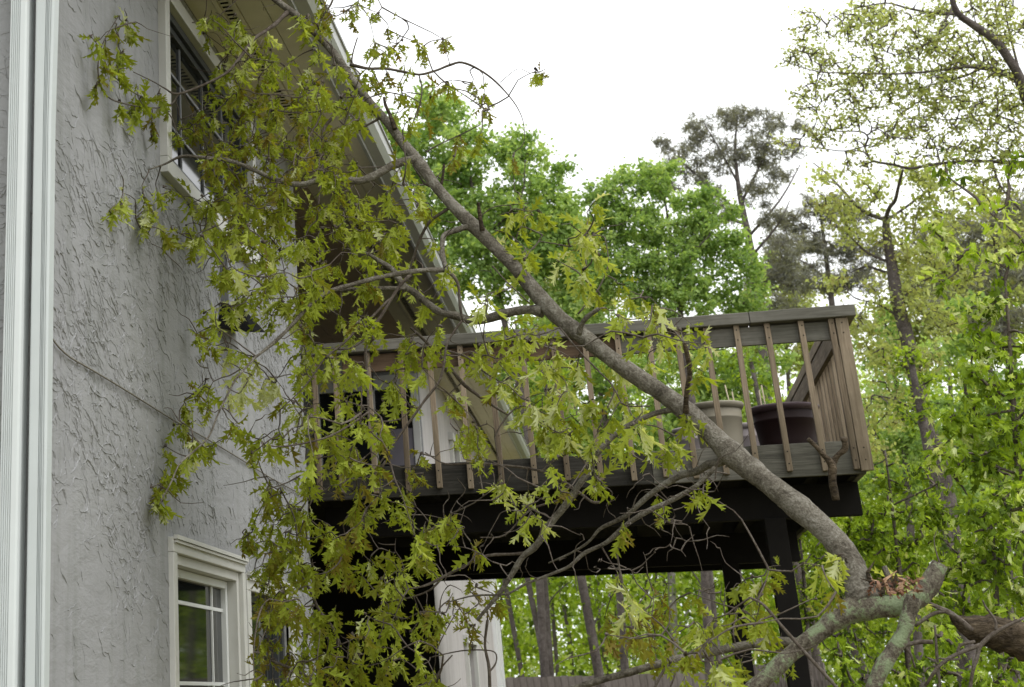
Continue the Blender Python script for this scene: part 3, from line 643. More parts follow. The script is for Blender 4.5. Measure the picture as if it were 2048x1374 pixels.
Bs = [
 # left-going branches, upper
 ([(835, 322, 34), (821, 320, 28), (787, 330, 26), (753, 349, 26), (718, 362, 24), (684, 357, 22), (650, 357, 20), (599, 369, 19), (547, 357, 15), (513, 342, 14), (462, 322, 13), (411, 315, 11), (363, 313, 10), (330, 328, 7), (298, 339, 4)], 0, -.25, 'bark'),
 ([(575, 25, 20), (565, 34, 15), (547, 51, 14), (525, 66, 12), (507, 79, 12), (479, 116, 11), (455, 144, 9), (411, 168, 9), (356, 188, 9), (330, 177, 5), (308, 164, 4), (267, 144, 3)], 0, -.5, 'bark_twig'),
 ([(703, 173, 14), (682, 194, 12), (672, 225, 11), (651, 252, 11), (645, 278, 9), (645, 328, 8), (640, 370, 7), (634, 440, 6)], 0, -.1, 'bark_twig'),
 ([(762, 235, 9), (735, 250, 7), (712, 262, 6), (690, 252, 6), (680, 232, 5), (722, 215, 5), (718, 218, 4)], 0, .1, 'bark_twig'),
 ([(356, 190, 6), (340, 210, 5), (301, 216, 5), (240, 205, 5), (212, 190, 5), (200, 165, 5), (196, 135, 5), (202, 96, 4), (219, 62, 4), (238, 31, 3)], 0, -.9, 'bark_twig'),
 ([(301, 202, 4), (267, 185, 4), (230, 155, 3), (200, 128, 2)], 0, -1.2, 'bark_twig'),
 ([(473, 0, 4), (441, 29, 4), (413, 47, 4), (384, 45, 3)], 0, -.2, 'bark_twig'),
 ([(590, 245, 5), (633, 178, 5), (600, 195, 5), (565, 190, 4), (510, 187, 4)], 0, -.2, 'bark_twig'),
 ([(672, 210, 5), (640, 222, 5), (600, 226, 5), (560, 222, 5), (530, 212, 3)], 0, .1, 'bark_twig'),
 ([(650, 330, 6), (617, 345, 5), (590, 328, 4), (560, 315, 4), (520, 310, 3)], 0, -.2, 'bark_twig'),
 # mid
 ([(941, 452, 20), (925, 456, 19), (907, 462, 17), (889, 470, 16), (884, 491, 16), (886, 515, 16), (893, 538, 17)], 0, -.15, 'bark'),
 ([(893, 540, 16), (855, 540, 15), (804, 546, 15), (753, 556, 14), (701, 570, 14), (672, 578, 14), (650, 587, 14), (616, 614, 13), (582, 652, 12), (547, 686, 11), (513, 713, 8), (493, 734, 7), (472, 758, 7), (452, 795, 6), (434, 833, 6), (417, 874, 6), (386, 904, 6), (359, 928, 5), (342, 965, 5), (318, 1010, 3)], -.15, -.9, 'bark'),
 ([(893, 540, 11), (907, 553, 11), (917, 572, 9), (920, 611, 9), (925, 640, 6)], -.15, -.1, 'bark_twig'),
 ([(1085, 622, 40), (1060, 619, 27), (1043, 620, 26), (1009, 627, 28), (975, 637, 28), (941, 640, 27), (910, 631, 24), (883, 625, 20), (855, 607, 21), (831, 587, 21), (804, 568, 20), (787, 541, 17), (759, 522, 14), (729, 505, 9), (694, 498, 5)], 0, .3, 'bark'),
 ([(812, 577, 12), (770, 577, 15), (720, 578, 14), (680, 580, 13), (657, 583, 12), (630, 600, 9), (600, 640, 7)], .1, .1, 'bark'),
 ([(821, 549, 12), (801, 570, 11), (783, 597, 11), (763, 631, 11), (738, 668, 11), (732, 690, 10), (732, 710, 9), (735, 758, 9), (737, 820, 8), (740, 895, 6)], -.1, -.2, 'bark_twig'),
 ([(783, 597, 9), (773, 604, 8), (745, 633, 8), (718, 655, 8), (688, 686, 7), (650, 717, 6), (612, 770, 4), (560, 820, 3)], -.1, -.3, 'bark_twig'),
 ([(735, 676, 6), (700, 697, 5), (670, 698, 4), (645, 696, 3)], -.2, -.2, 'bark_twig'),
 ([(925, 640, 6), (905, 668, 7), (893, 690, 8), (888, 730, 8), (877, 765, 8), (850, 800, 8), (825, 835, 8), (800, 870, 7), (775, 905, 6), (750, 940, 4)], 0, 0, 'bark_twig'),
 ([(740, 822, 7), (700, 850, 7), (660, 872, 6), (620, 884, 6), (565, 893, 5), (530, 890, 4)], -.1, -.4, 'bark_twig'),
 ([(672, 760, 5), (690, 800, 5), (720, 835, 5), (760, 843, 5), (800, 838, 4), (822, 820, 3)], -.1, -.1, 'bark_twig'),
 ([(821, 655, 7), (855, 686, 10), (889, 720, 11), (924, 765, 11), (951, 787, 10), (978, 806, 9), (1016, 830, 6)], .3, .5, 'bark_twig'),
 ([(890, 700, 6), (935, 715, 6), (970, 745, 5), (1020, 775, 4)], .3, .4, 'bark_twig'),
 ([(1085, 470, 3), (1060, 500, 3), (1020, 470, 3), (990, 460, 4)], .1, 0, 'bark_twig'),
 ([(905, 412, 9), (880, 428, 10), (858, 445, 10), (840, 478, 9), (825, 520, 8), (800, 600, 6)], 0, .2, 'bark_twig'),
 ([(871, 376, 8), (850, 368, 7), (838, 350, 6), (825, 330, 5)], 0, .1, 'bark_twig'),
 # along the deck and lower
 ([(1350, 818, 18), (1325, 823, 16), (1300, 830, 15), (1259, 850, 15), (1225, 874, 15), (1197, 905, 15), (1180, 938, 17), (1149, 983, 19), (1128, 1014, 20), (1097, 1051, 20), (1074, 1089, 19), (1046, 1113, 16), (1029, 1140, 16), (1005, 1178, 13), (978, 1212, 11), (954, 1240, 8)], 0, .3, 'bark'),
 ([(1455, 908, 40), (1440, 924, 26), (1415, 930, 23), (1395, 942, 21), (1361, 952, 18), (1327, 970, 17), (1292, 996, 15), (1258, 1027, 13), (1234, 1041, 12), (1200, 1058, 9), (1176, 1085, 7), (1142, 1106, 6), (1097, 1126, 4)], 0, .4, 'bark'),
 ([(1430, 935, 12), (1395, 970, 13), (1344, 1000, 14), (1292, 1024, 14), (1251, 1051, 13), (1213, 1085, 12), (1169, 1106, 11), (1138, 1133, 9), (1097, 1150, 8), (1053, 1167, 7), (1012, 1188, 6), (950, 1191, 5), (900, 1203, 3)], -.05, .4, 'bark'),
 ([(1062, 1104, 9), (1030, 1108, 9), (976, 1111, 9), (937, 1127, 9), (886, 1154, 9), (851, 1171, 7), (817, 1178, 4)], .3, .3, 'bark_twig'),
 ([(886, 1154, 7), (860, 1180, 6), (820, 1195, 5), (770, 1205, 3)], .3, .3, 'bark_twig'),
 ([(1200, 1005, 8), (1183, 1003, 9), (1160, 986, 9), (1132, 966, 9), (1105, 952, 9), (1081, 942, 9), (1047, 935, 8), (995, 930, 8), (944, 926, 7), (892, 928, 5), (850, 905, 4)], .3, .3, 'bark_twig'),
 ([(1149, 983, 8), (1120, 1000, 7), (1060, 1020, 6), (1010, 1070, 5), (960, 1075, 4)], .2, .2, 'bark_twig'),
 ([(1180, 940, 8), (1150, 905, 7), (1110, 920, 5), (1085, 940, 4)], .2, .2, 'bark_twig'),
 # stubs
 ([(1158, 668, 18), (1164, 648, 15), (1177, 632, 14), (1197, 618, 13)], -.1, -.2, 'bark'),
 ([(1372, 825, 18), (1372, 802, 15), (1376, 768, 14), (1380, 741, 15), (1375, 712, 14), (1368, 686, 12)], -.1, -.25, 'bark_log'),
 ([(1672, 1000, 20), (1665, 960, 22), (1664, 930, 22), (1645, 908, 13), (1632, 893, 12), (1616, 878, 12)], .5, .4, 'bark_log'),
 ([(1664, 932, 20), (1674, 912, 15), (1690, 897, 17), (1688, 875, 18)], .5, .45, 'bark_log'),
 ([(965, 462, 16), (961, 440, 13), (958, 418, 11), (957, 405, 9)], -.05, -.1, 'bark_log'),
 ([(790, 258, 16), (780, 230, 12), (771, 210, 10), (768, 195, 9)], -.05, 0, 'bark_log'),
 ([(882, 370, 10), (886, 350, 9), (888, 328, 8)], 0, 0, 'bark_log'),
 # right side
 ([(700, 129, 12), (736, 137, 10), (770, 137, 9), (804, 143, 9), (838, 149, 8), (869, 142, 8), (900, 130, 8), (924, 125, 8), (958, 139, 7), (992, 164, 6), (1026, 202, 4), (1044, 235, 3), (1049, 268, 2.5), (1045, 290, 3), (1028, 305, 2.5)], 0, .1, 'bark_twig'),
 ([(703, 125, 6), (706, 105, 5), (715, 75, 4)], 0, 0, 'bark_twig'),
 ([(958, 140, 3), (966, 150, 3), (968, 175, 2.5), (972, 200, 2)], .1, .1, 'bark_twig'), ([(1000, 165, 2.5), (1035, 138, 2), (1060, 146, 2), (1080, 142, 2)], .1, .1, 'bark_twig'),
 ([(900, 130, 3), (893, 105, 2.5), (885, 80, 2)], .1, .1, 'bark_twig'),
 ([(838, 150, 5), (844, 180, 5), (838, 215, 5), (826, 245, 5), (821, 274, 5)], .1, .1, 'bark_twig'),
 ([(850, 305, 5), (880, 288, 4), (920, 270, 4), (960, 250, 3)], .1, .1, 'bark_twig'),
 ([(590, 28, 14), (640, 60, 9), (648, 30, 8), (662, 8, 7), (672, -20, 6)], .1, .1, 'bark_twig'),
 ([(955, 438, 4), (985, 415, 3), (1020, 410, 3), (1057, 406, 2.5)], 0, 0, 'bark_twig'),
 ([(1156, 628, 6), (1180, 600, 5), (1197, 577, 5), (1214, 540, 4), (1216, 510, 4), (1211, 481, 3)], .1, .1, 'bark_twig'),
 ([(1119, 655, 6), (1163, 707, 5), (1200, 745, 5), (1228, 778, 5), (1215, 815, 4), (1194, 864, 4)], -.1, -.1, 'bark_twig'),
 ([(985, 532, 5), (1013, 563, 4), (1060, 607, 4)], -.1, -.1, 'bark_twig'),
 ([(1230, 780, 5), (1250, 810, 4), (1300, 812, 4)], -.1, -.1, 'bark_twig'),
 ([(594, 1100, 6), (605, 1150, 7), (625, 1190, 8), (639, 1222, 9), (665, 1255, 9), (680, 1290, 10)], 0, .2, 'bark_twig'),
 ([(560, 975, 5), (590, 1040, 5), (594, 1100, 6)], .1, .1, 'bark_twig'),
 ([(540, 1320, 7), (600, 1345, 9), (660, 1385, 10)], 0, 0, 'bark_twig'),
 ([(905, 1310, 4), (880, 1340, 5), (860, 1390, 5)], 0, 0, 'bark_twig'),
 ([(975, 1240, 9), (970, 1290, 8), (978, 1335, 10), (980, 1390, 11)], .2, .2, 'bark_twig'),
 ([(978, 1345, 6), (992, 1325, 5), (990, 1305, 4), (965, 1300, 4), (920, 1302, 4), (860, 1315, 3)], .2, .2, 'bark_twig'),
]
for P, o0, o1, mt in Bs:
    Yb = Ynear(P[0][0], P[0][1]); n = len(P) - 1
    if P[0][1] > 950 and P[0][0] < 1000: Yb = 8.0
    Q = px_path(P, lambda t: Yb + o0 + (o1 - o0) * t, 4)
    part_path(thin(Q, .88), 'branch', mt, 9 if max(p[2] for p in P) > 12 else 6, .03)

# clusters of leaves: (px, py, spread px, clusters, tone); low tones also carry shade within the foliage
CL = [(215,95,38,6,.5),(262,60,25,4,.6),(200,180,22,2,.45),(250,190,30,3,.5),(300,212,40,6,.5),(350,250,50,9,.35),(240,120,20,2,.5),
 (460,160,40,6,.5),(425,240,40,5,.25),(480,230,80,18,.35),(560,180,80,14,.45),(640,130,60,9,.5),(600,260,80,17,.4),(500,320,80,20,.25),(440,330,45,14,.2),(500,250,60,10,.3),(470,400,50,8,.3),(540,420,50,6,.35),(640,350,70,12,.4),(560,340,60,12,.3),(520,430,60,10,.3),
 (520,100,60,6,.5),(610,40,40,4,.45),(690,230,50,6,.45),(420,40,30,3,.6),(470,60,30,2,.6),
 (730,20,40,5,.3),(650,15,40,4,.35),(770,85,35,6,.35),(820,100,35,6,.3),(790,170,50,7,.35),(885,80,16,3,.25),(930,165,40,4,.3),(965,205,28,5,.3),(1082,148,16,4,.2),(830,230,50,6,.45),(900,290,30,3,.45),(1030,310,16,2,.3),(730,170,45,5,.45),(880,190,30,3,.4),(940,260,25,2,.45),
 (260,420,45,9,.6),(330,420,50,9,.55),(420,430,60,11,.5),(500,430,70,12,.45),(580,430,70,10,.45),(680,430,70,9,.4),(430,500,60,9,.6),(500,545,60,9,.55),(580,540,70,10,.5),(680,500,70,8,.45),(760,440,60,6,.5),(800,380,50,5,.5),(870,430,50,3,.5),
 (450,640,45,7,.6),(530,620,60,8,.55),(620,600,60,7,.5),(400,685,28,3,.55),(470,735,45,7,.9),(540,765,22,3,.98),(410,800,45,9,.6),(350,872,38,5,.6),(400,905,28,4,.65),(318,975,36,6,.6),(330,1010,18,2,.65),(490,870,40,5,.6),(560,830,60,8,.6),(620,775,60,8,.6),(700,740,60,8,.55),(680,830,60,9,.6),(740,900,60,8,.5),(640,910,50,7,.55),(780,820,50,6,.5),(820,760,50,5,.5),(850,700,50,5,.5),(760,650,60,6,.45),(700,640,50,5,.4),(880,600,60,5,.6),(930,540,50,5,.65),(830,560,40,3,.5),(720,950,60,7,.4),(800,930,50,5,.4),
 (1020,430,40,3,.6),(1080,420,40,4,.6),(1160,440,50,5,.65),(1190,500,50,6,.65),(1150,540,50,5,.65),(1230,600,50,6,.65),(1290,640,55,7,.6),(1370,665,32,4,.75),(1415,700,22,2,.7),(1010,520,40,4,.65),(960,575,40,4,.65),(1050,500,30,2,.6),(1330,700,30,2,.8),
 (1000,685,50,8,.62),(1060,700,60,11,.65),(1130,720,50,8,.65),(1200,760,40,4,.7),(1060,800,60,11,.68),(1130,830,60,10,.7),(1000,790,40,4,.6),(940,720,30,3,.6),(1090,870,60,10,.72),(1170,850,45,6,.68),(1240,870,50,6,.65),(1300,880,50,6,.62),(1260,800,40,4,.65),(1340,880,30,3,.62),(1270,740,35,3,.65),(910,840,50,6,.55),(950,880,40,5,.5),(1390,830,25,2,.5),(1400,760,20,1,.7),
 (570,980,45,9,.5),(500,1060,38,7,.5),(570,1080,60,12,.5),(650,1120,60,11,.5),(560,1150,60,10,.45),(620,1180,60,10,.45),(690,1060,50,7,.5),(790,1010,40,6,.55),(730,1000,40,4,.5),(860,1070,55,9,.6),(930,1050,40,5,.55),(1000,990,28,5,.8),(1050,1015,26,4,.8),(800,1100,60,8,.55),(750,1160,60,9,.5),(660,1260,60,9,.5),(600,1300,60,9,.45),(700,1310,50,7,.55),(800,1290,50,8,.65),(860,1250,40,5,.5),(830,1350,50,8,.65),(960,1180,35,5,.35),(900,1200,40,4,.4),(540,1350,50,7,.4),(540,1180,32,7,.4),(535,1240,30,6,.35),(560,1290,35,7,.4),(520,1310,25,4,.4),(575,1230,30,5,.4),(600,1030,30,5,.5),(620,690,35,5,.5),(640,560,40,5,.4),(680,330,40,5,.45),(720,420,40,5,.45),(740,540,45,5,.45),(800,470,40,4,.5),(640,190,40,5,.45),(1100,1000,40,3,.4),(1200,975,40,3,.45),(1330,1010,40,3,.4),(1420,965,30,2,.45),(1050,1080,30,2,.45),(1230,1060,30,2,.35),(1000,1220,30,3,.3),(760,1230,40,5,.5),(740,1350,50,6,.5),(640,1360,40,5,.5),(930,1240,36,5,.3),
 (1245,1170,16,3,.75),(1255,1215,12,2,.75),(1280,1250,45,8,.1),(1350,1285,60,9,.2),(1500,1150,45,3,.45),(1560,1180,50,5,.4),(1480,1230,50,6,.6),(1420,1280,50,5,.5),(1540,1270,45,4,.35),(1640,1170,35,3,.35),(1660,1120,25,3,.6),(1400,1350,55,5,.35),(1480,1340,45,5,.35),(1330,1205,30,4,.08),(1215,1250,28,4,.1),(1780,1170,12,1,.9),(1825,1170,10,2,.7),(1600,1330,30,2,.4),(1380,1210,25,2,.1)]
r = np.random.default_rng(31)
C, TN = [], []
for (cx, cy, sp, n, tn) in CL:
    for _ in range(max(1, int(n * ((1.5 if 330 < cx < 760 and cy < 640 else 1.05) if cx < 880 else .78) + r.uniform()))):
        a_ = r.uniform(0, 2 * np.pi); q = sp * math.sqrt(r.uniform()); px, py = cx + q * math.cos(a_), cy + q * math.sin(a_)
        Yb = Ynear(px, py) if not (py > 940 and px < 1050) else 8.1
        sprd = .45 if px > 330 else .15
        Y = ylim(px, py, Yb + r.normal(0, sprd) + (.15 if py < 900 else 0)); Y = min(Y, 10.8)
        p = atY(px, py, Y); p[0] = max(p[0], .06); C.append(p); TN.append(tn)
C = np.array(C); TN = np.array(TN)
tw = MB(); D = SK.grow(C, tw, .0016, .0035, r, .10, 6, 5, .055)
nb = 420; jj = r.integers(0, len(C), nb); BT = C[jj] + r.normal(0, 1, (nb, 3)) * np.array([.16, .12, .14]); BT[:, 0] = np.maximum(BT[:, 0], .05); BT[:, 1] = np.minimum(BT[:, 1], 10.9)
ex = np.array([atY(r.uniform(880, 1460), r.uniform(945, 1190), r.uniform(6.7, 7.9)) for _ in range(130)]); BT = np.concatenate([BT, ex])
bx_, by_ = proj(BT); okb = ~((by_ < 330) & (bx_ > 720)); BT = BT[okb]
SK.grow(BT, tw, .001, .0030, r, .08, 5, 4, .06)
tw.obj('twig', 'bark_twig', limb, True, kind='stuff')
LP, LD, LN, LS, LT = [], [], [], [], []
for c, d, tn in zip(C, D, TN):
    n = r.integers(5, 8); tj = r.normal(0, .12)
    for k in range(n):
        rd = r.normal(0, 1, 3); rd /= np.linalg.norm(rd)
        base = c - d * r.uniform(0, .05); dr = d * .3 + rd * .62 + np.array([0, 0, -1.15 if r.uniform() < .8 else -.1])
        L = r.uniform(.045, .125) if tn > .42 else r.uniform(.04, .09)
        dr = dr / np.linalg.norm(dr); p = base + dr * .14 * L
        if (p + dr * L)[0] < .02 and p[1] < YC: dr[0] = abs(dr[0]) * .3; p[0] = max(p[0], .03)
        nn = np.cross(dr, rd) + r.normal(0, .4, 3) + np.array([0, 0, .4])
        LP.append(p); LD.append(dr); LN.append(nn); LS.append(L); LT.append(np.clip(tn * .85 + (.19 if c[2] > 2.9 or c[0] > 1.6 else .08) + tj + r.normal(0, .12) + (.35 if r.uniform() < .07 else 0), 0, 1))  # low left leaves get a darker tone in place of local shade
LP, LD, LN, LS, LT = map(np.array, (LP, LD, LN, LS, LT))
pick = r.integers(0, len(OAK), len(LP))
px, py = proj(LP); vis = (px > 0) & (px < 2048) & (py > 0) & (py < 1374)
order = np.argsort(-(LS / LP[:, 1]) * vis); big = order[:300]; rest = order[300:]
ltones = np.linspace(.05, .95, 7); cache = {}
fD, fB, fN = frames(LD, LN)
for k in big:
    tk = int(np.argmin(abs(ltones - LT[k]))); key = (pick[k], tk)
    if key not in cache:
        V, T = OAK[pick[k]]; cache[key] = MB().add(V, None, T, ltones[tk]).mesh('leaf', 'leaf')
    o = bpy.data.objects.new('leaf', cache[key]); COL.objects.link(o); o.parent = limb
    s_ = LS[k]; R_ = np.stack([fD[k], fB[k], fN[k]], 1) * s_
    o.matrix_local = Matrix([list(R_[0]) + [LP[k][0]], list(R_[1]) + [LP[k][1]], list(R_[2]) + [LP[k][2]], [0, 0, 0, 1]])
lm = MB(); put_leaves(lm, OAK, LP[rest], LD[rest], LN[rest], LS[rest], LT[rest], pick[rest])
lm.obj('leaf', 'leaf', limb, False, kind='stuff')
# buds and catkin remains at the twig ends
bd = MB()
for c in C[::3]:
    bd.tube([c, c + r.normal(0, .006, 3), c + r.normal(0, .012, 3)], [.006, .008, .002], 5)
bd.obj('bud', 'bark_twig', limb, True, kind='stuff')
# dry leaves caught in the fork
dl = thing('dry_leaf_litter', 'reddish-brown dry leaves caught in the fork of the leaning limb', 'dry leaves')
dl['kind'] = 'thing'
n = 95; P_ = np.array([atY(1738 + 100 * r.uniform() ** .8, 1190 - 34 * r.uniform(), 6.9 + r.normal(0, .05)) for _ in range(n)])
mbd = MB(); put_leaves(mbd, SML, P_, rand_dir(n, r), rand_dir(n, r, 1), r.uniform(.018, .042, n), r.uniform(0, 1, n), r.integers(0, 3, n)); mbd.obj('dry_leaf', 'dead_leaf', dl, False, kind='stuff')

# splinters and torn bark at the break
for k in range(6):
    bx, by = 1745 + k * 10 + r.uniform(-4, 4), 1184 + r.uniform(-6, 4); p0 = atY(bx, by, 7.0 + r.normal(0, .03)); hgt = r.uniform(.04, .12)
    MB().tube([p0, p0 + [r.normal(.01, .02), 0, hgt * .6], p0 + [r.normal(.02, .03), 0, hgt]], [.012, .008, .001], 5, True, .2, k).obj('splinter', 'dead_wood' if k % 2 else 'bark_log', limb, False)
for (bx, by, rr) in ((1372, 830, .05), (1160, 668, .045), (1452, 912, .055), (1088, 620, .05), (836, 322, .04), (1600, 1015, .02), (1500, 940, .02), (1270, 750, .015)):
    X_, Z_ = proj(PA[:, :3]); jn = int(np.argmin((X_ - bx) ** 2 + (Z_ - by) ** 2)); a0, b0_ = PA[max(0, jn - 3)], PA[min(len(PA) - 1, jn + 3)]
    Q_ = PA[max(0, jn - 3):jn + 4]; MB().tube(Q_[:, :3], Q_[:, 3] * (1 + .07 * np.sin(np.linspace(0, np.pi, len(Q_)))), 14, False, .03, jn).obj('knot', 'bark', limb, True)
# torn log at the right
log = thing('broken_oak_trunk', 'thick torn brown log entering at the right edge, among small branches', 'log')
def tpath(parent, P, Y, mat, name='branch', sides=9, rough=.03, k=4, kpx=3200.):
    Q = px_path(P, Y, k); return MB().tube(Q[:, :3], Q[:, 3], sides, True, rough, int(P[0][0])).obj(name, mat, parent, True), Q
tpath(log, [(1900, 1230, 8), (1925, 1248, 38), (1964, 1262, 64), (2010, 1272, 74), (2060, 1284, 80), (2200, 1320, 80), (2400, 1400, 100)], 7.6, 'bark_log', 'trunk', 20, .09)
for P in ([(1944, 1262, 14), (1915, 1235, 10), (1880, 1218, 9), (1845, 1200, 6)], [(1925, 1245, 12), (1900, 1224, 9), (1868, 1210, 7), (1852, 1200, 5)], [(1940, 1260, 12), (1905, 1228, 8), (1870, 1226, 9), (1830, 1252, 7)],
          [(2050, 1235, 5), (1995, 1262, 9), (1962, 1290, 10), (1955, 1312, 9), (1945, 1345, 8), (1938, 1395, 8)], [(1950, 1283, 8), (1922, 1290, 7), (1915, 1305, 6), (1918, 1318, 6), (1890, 1318, 5), (1876, 1316, 3)],
          [(1960, 1290, 10), (1915, 1308, 9), (1880, 1330, 8), (1850, 1372, 7)], [(1992, 1262, 7), (1990, 1240, 6), (1972, 1215, 5), (1965, 1200, 3)], [(1866, 1284, 10), (1840, 1284, 10), (1812, 1292, 9), (1822, 1310, 5), (1830, 1335, 5)]):
    tpath(log, P, 7.5, 'bark_twig', 'branch', 7)

# ------------------------------------------------------------------ trees
def tree(name, label, Y, trunk, limbs, blobs, leafmat, size, per, clump_px, bark='bark_far', density=1.0, seed=1, shape='quad', tone=(.2, .8), wr=.6, spread=.66, flat=1.0, twig=.012, group=None, parts=True):
    """trunk and limbs: (px, py, diameter px); blobs: (px, py, radius px) filled with leaf clumps"""
    r = np.random.default_rng(seed); t = thing(name, label, 'tree' if name != 'shrub' else 'shrub', group); sk = Skel()
    kY = Y / 3300.
    tr = [list(p) for p in trunk]
    W_ = [list(atY(p[0], p[1], Y + (p[3] if len(p) > 3 else 0))) + [p[2] * .5 * kY] for p in tr]
    b = W_[-1]; a_ = W_[-2]; sl = np.clip((b[0] - a_[0]) / max(.01, a_[2] - b[2]), -.3, .3)
    if b[2] > 0: W_.append([b[0] + sl * b[2], b[1], -.25, b[3] * 1.25])
    Q = smooth_path(W_, 4); MB().tube(Q[:, :3], Q[:, 3], 10, True, .04, seed).obj('trunk', bark, t, True); sk.add(Q[:, :3], Q[:, 3])
    if limbs:
        for P in limbs:
            dy0 = r.normal(0, .02) * Y
            L_ = smooth_path([list(atY(p[0], p[1], Y + dy0 * i / len(P))) + [p[2] * .5 * kY] for i, p in enumerate(P)], 3)
            MB().tube(L_[:, :3], L_[:, 3], 7, True, .04, seed).obj('limb', bark, t, True); sk.add(L_[:, :3], L_[:, 3])
    C = []; TT = []
    for bl in blobs:
        bx, by, br = bl[:3]; c = atY(bx, by, Y + (bl[3] if len(bl) > 3 else 0)); R_ = br * kY
        n = max(2, int(density * (br / clump_px) ** 2 * 3.4)); d = r.normal(0, 1, (n, 3)); d /= np.linalg.norm(d, axis=1)[:, None]
        d *= (r.uniform(0, 1, n) ** .45 * R_)[:, None]; d[:, 2] *= flat; C.append(c + d); TT.append(np.clip(r.normal(0, .32, n), -.6, .6))
    C = np.concatenate(C); TT = np.concatenate(TT); C[:, 2] = np.maximum(C[:, 2], .15)
    tm = MB(); sk.grow(C, tm, twig * .35, twig, r, .08, 3, 3, .05); tm.obj('branch', bark, t, True, kind='stuff')
    n = len(C) * per; ci = np.repeat(np.arange(len(C)), per); rad = clump_px * kY * spread
    P_ = C[ci] + r.normal(0, 1, (n, 3)) * rad * np.array([1, 1, .75]) * (r.uniform(.5, 1.3, n))[:, None]; P_[:, 2] = np.maximum(P_[:, 2], .05)
    S_ = size * kY * r.uniform(.6, 1.35, n); tn = np.clip(tone[0] + (tone[1] - tone[0]) * (.5 + TT[ci] + r.normal(0, .25, n)), 0, 1)
    cm = MB()
    if shape == 'quad': quad_leaves(cm, P_, rand_dir(n, r), rand_dir(n, r, .6), S_, tn, wr)
    else:
        sh = OAK if shape == 'oak' else SML
        D_ = rand_dir(n, r, -.9); put_leaves(cm, sh, P_, D_, rand_dir(n, r, .5), S_, tn, r.integers(0, len(sh), n))
    cm.obj('crown', leafmat, t, False); return t

G1, G2, YL, LI, ND = 'leaf_green', 'leaf_green', 'leaf_yellow', 'leaf_lime', 'needle'
tree('broadleaf_tree', 'bright green leafy tree behind the upper limb, left of the sky gap', 35, [(930, 300, 5), (960, 450, 9), (1010, 650, 13), (1060, 900, 16), (1090, 1345, 17)],
     [[(950, 430, 7), (880, 350, 4), (850, 280, 2)], [(965, 480, 7), (1040, 400, 4), (1050, 320, 2)]],
     [(880, 235, 60), (800, 300, 80), (900, 330, 85), (1040, 320, 55), (1050, 420, 95), (940, 430, 100), (1130, 440, 45), (820, 420, 80), (1000, 520, 100), (1100, 540, 80), (1160, 560, 60), (1150, 620, 60), (890, 530, 90), (740, 240, 45), (1100, 380, 35), (1150, 480, 50), (1120, 425, 45), (1085, 455, 55), (1170, 540, 50), (858, 188, 24), (905, 205, 22), (955, 262, 28), (1020, 280, 24), (1062, 292, 24), (1120, 350, 26), (1000, 300, 30)],
     G1, 11, 70, 20, density=.8, seed=3)
tree('broadleaf_tree', 'round bright green tree behind the deck railing, below the dark pine', 31, [(1330, 400, 4), (1345, 500, 8), (1370, 700, 12), (1395, 900, 14), (1420, 1345, 18)],
     [[(1345, 500, 6), (1270, 420, 3), (1240, 370, 2)], [(1350, 540, 6), (1420, 470, 3)]],
     [(1230, 390, 45), (1310, 375, 55), (1390, 420, 55), (1220, 450, 55), (1300, 470, 85), (1400, 500, 75), (1450, 490, 40), (1260, 560, 80), (1350, 590, 80), (1430, 590, 50), (1490, 530, 35), (1190, 480, 40), (1200, 560, 50), (1180, 600, 40), (1500, 600, 40), (1250, 348, 24), (1345, 342, 22), (1295, 338, 20), (1420, 382, 24), (1182, 392, 24), (1460, 430, 24)],
     G1, 9.5, 60, 17, density=.8, seed=5)
pine = [(1475, 235, 3), (1470, 300, 6), (1478, 380, 10), (1490, 440, 13), (1510, 540, 15), (1520, 640, 16), (1545, 900, 19), (1590, 1345, 23)]
tree('pine_tree', 'tall dark pine with an open airy crown against the white sky', 42, pine,
     [[(1490, 440, 7), (1430, 380, 5), (1370, 330, 3), (1335, 290, 2)], [(1485, 400, 6), (1520, 330, 4), (1545, 260, 2)], [(1500, 470, 6), (1560, 400, 4), (1600, 330, 2)], [(1478, 370, 5), (1440, 300, 3), (1410, 250, 2)], [(1505, 510, 6), (1555, 450, 4), (1580, 400, 2)], [(1495, 450, 5), (1400, 420, 3), (1340, 390, 2)]],
     [(1400, 255, 38), (1460, 235, 42), (1530, 245, 42), (1325, 290, 24), (1370, 320, 40), (1445, 310, 50), (1520, 310, 50), (1585, 300, 26), (1340, 380, 26), (1420, 395, 38), (1520, 385, 40), (1560, 350, 30), (1380, 290, 28), (1590, 250, 22), (1540, 440, 34), (1565, 500, 42), (1530, 560, 45), (1590, 560, 42), (1450, 430, 28), (1400, 360, 30), (1570, 620, 40)],
     ND, 15, 34, 12, bark='bark_far', density=.75, seed=7, wr=.13, spread=.6, tone=(.1, .7), flat=.8)
tree('pine_tree', 'smaller dark pine just above the deck corner, right of the tall pine', 44, [(1640, 420, 4), (1650, 500, 8), (1665, 620, 12), (1690, 900, 15), (1720, 1345, 17)],
     [[(1650, 490, 5), (1610, 450, 3), (1580, 430, 2)], [(1652, 510, 5), (1700, 460, 3)], [(1658, 560, 5), (1600, 520, 3), (1570, 530, 2)], [(1660, 590, 5), (1720, 550, 3), (1750, 520, 2)]],
     [(1580, 440, 38), (1640, 415, 42), (1700, 430, 44), (1610, 490, 50), (1690, 495, 50), (1570, 545, 45), (1640, 560, 45), (1720, 560, 45), (1760, 500, 35), (1545, 480, 28), (1690, 640, 35)],
     ND, 15, 38, 12, density=.8, seed=9, wr=.13, spread=.6, tone=(.1, .75), flat=.8)
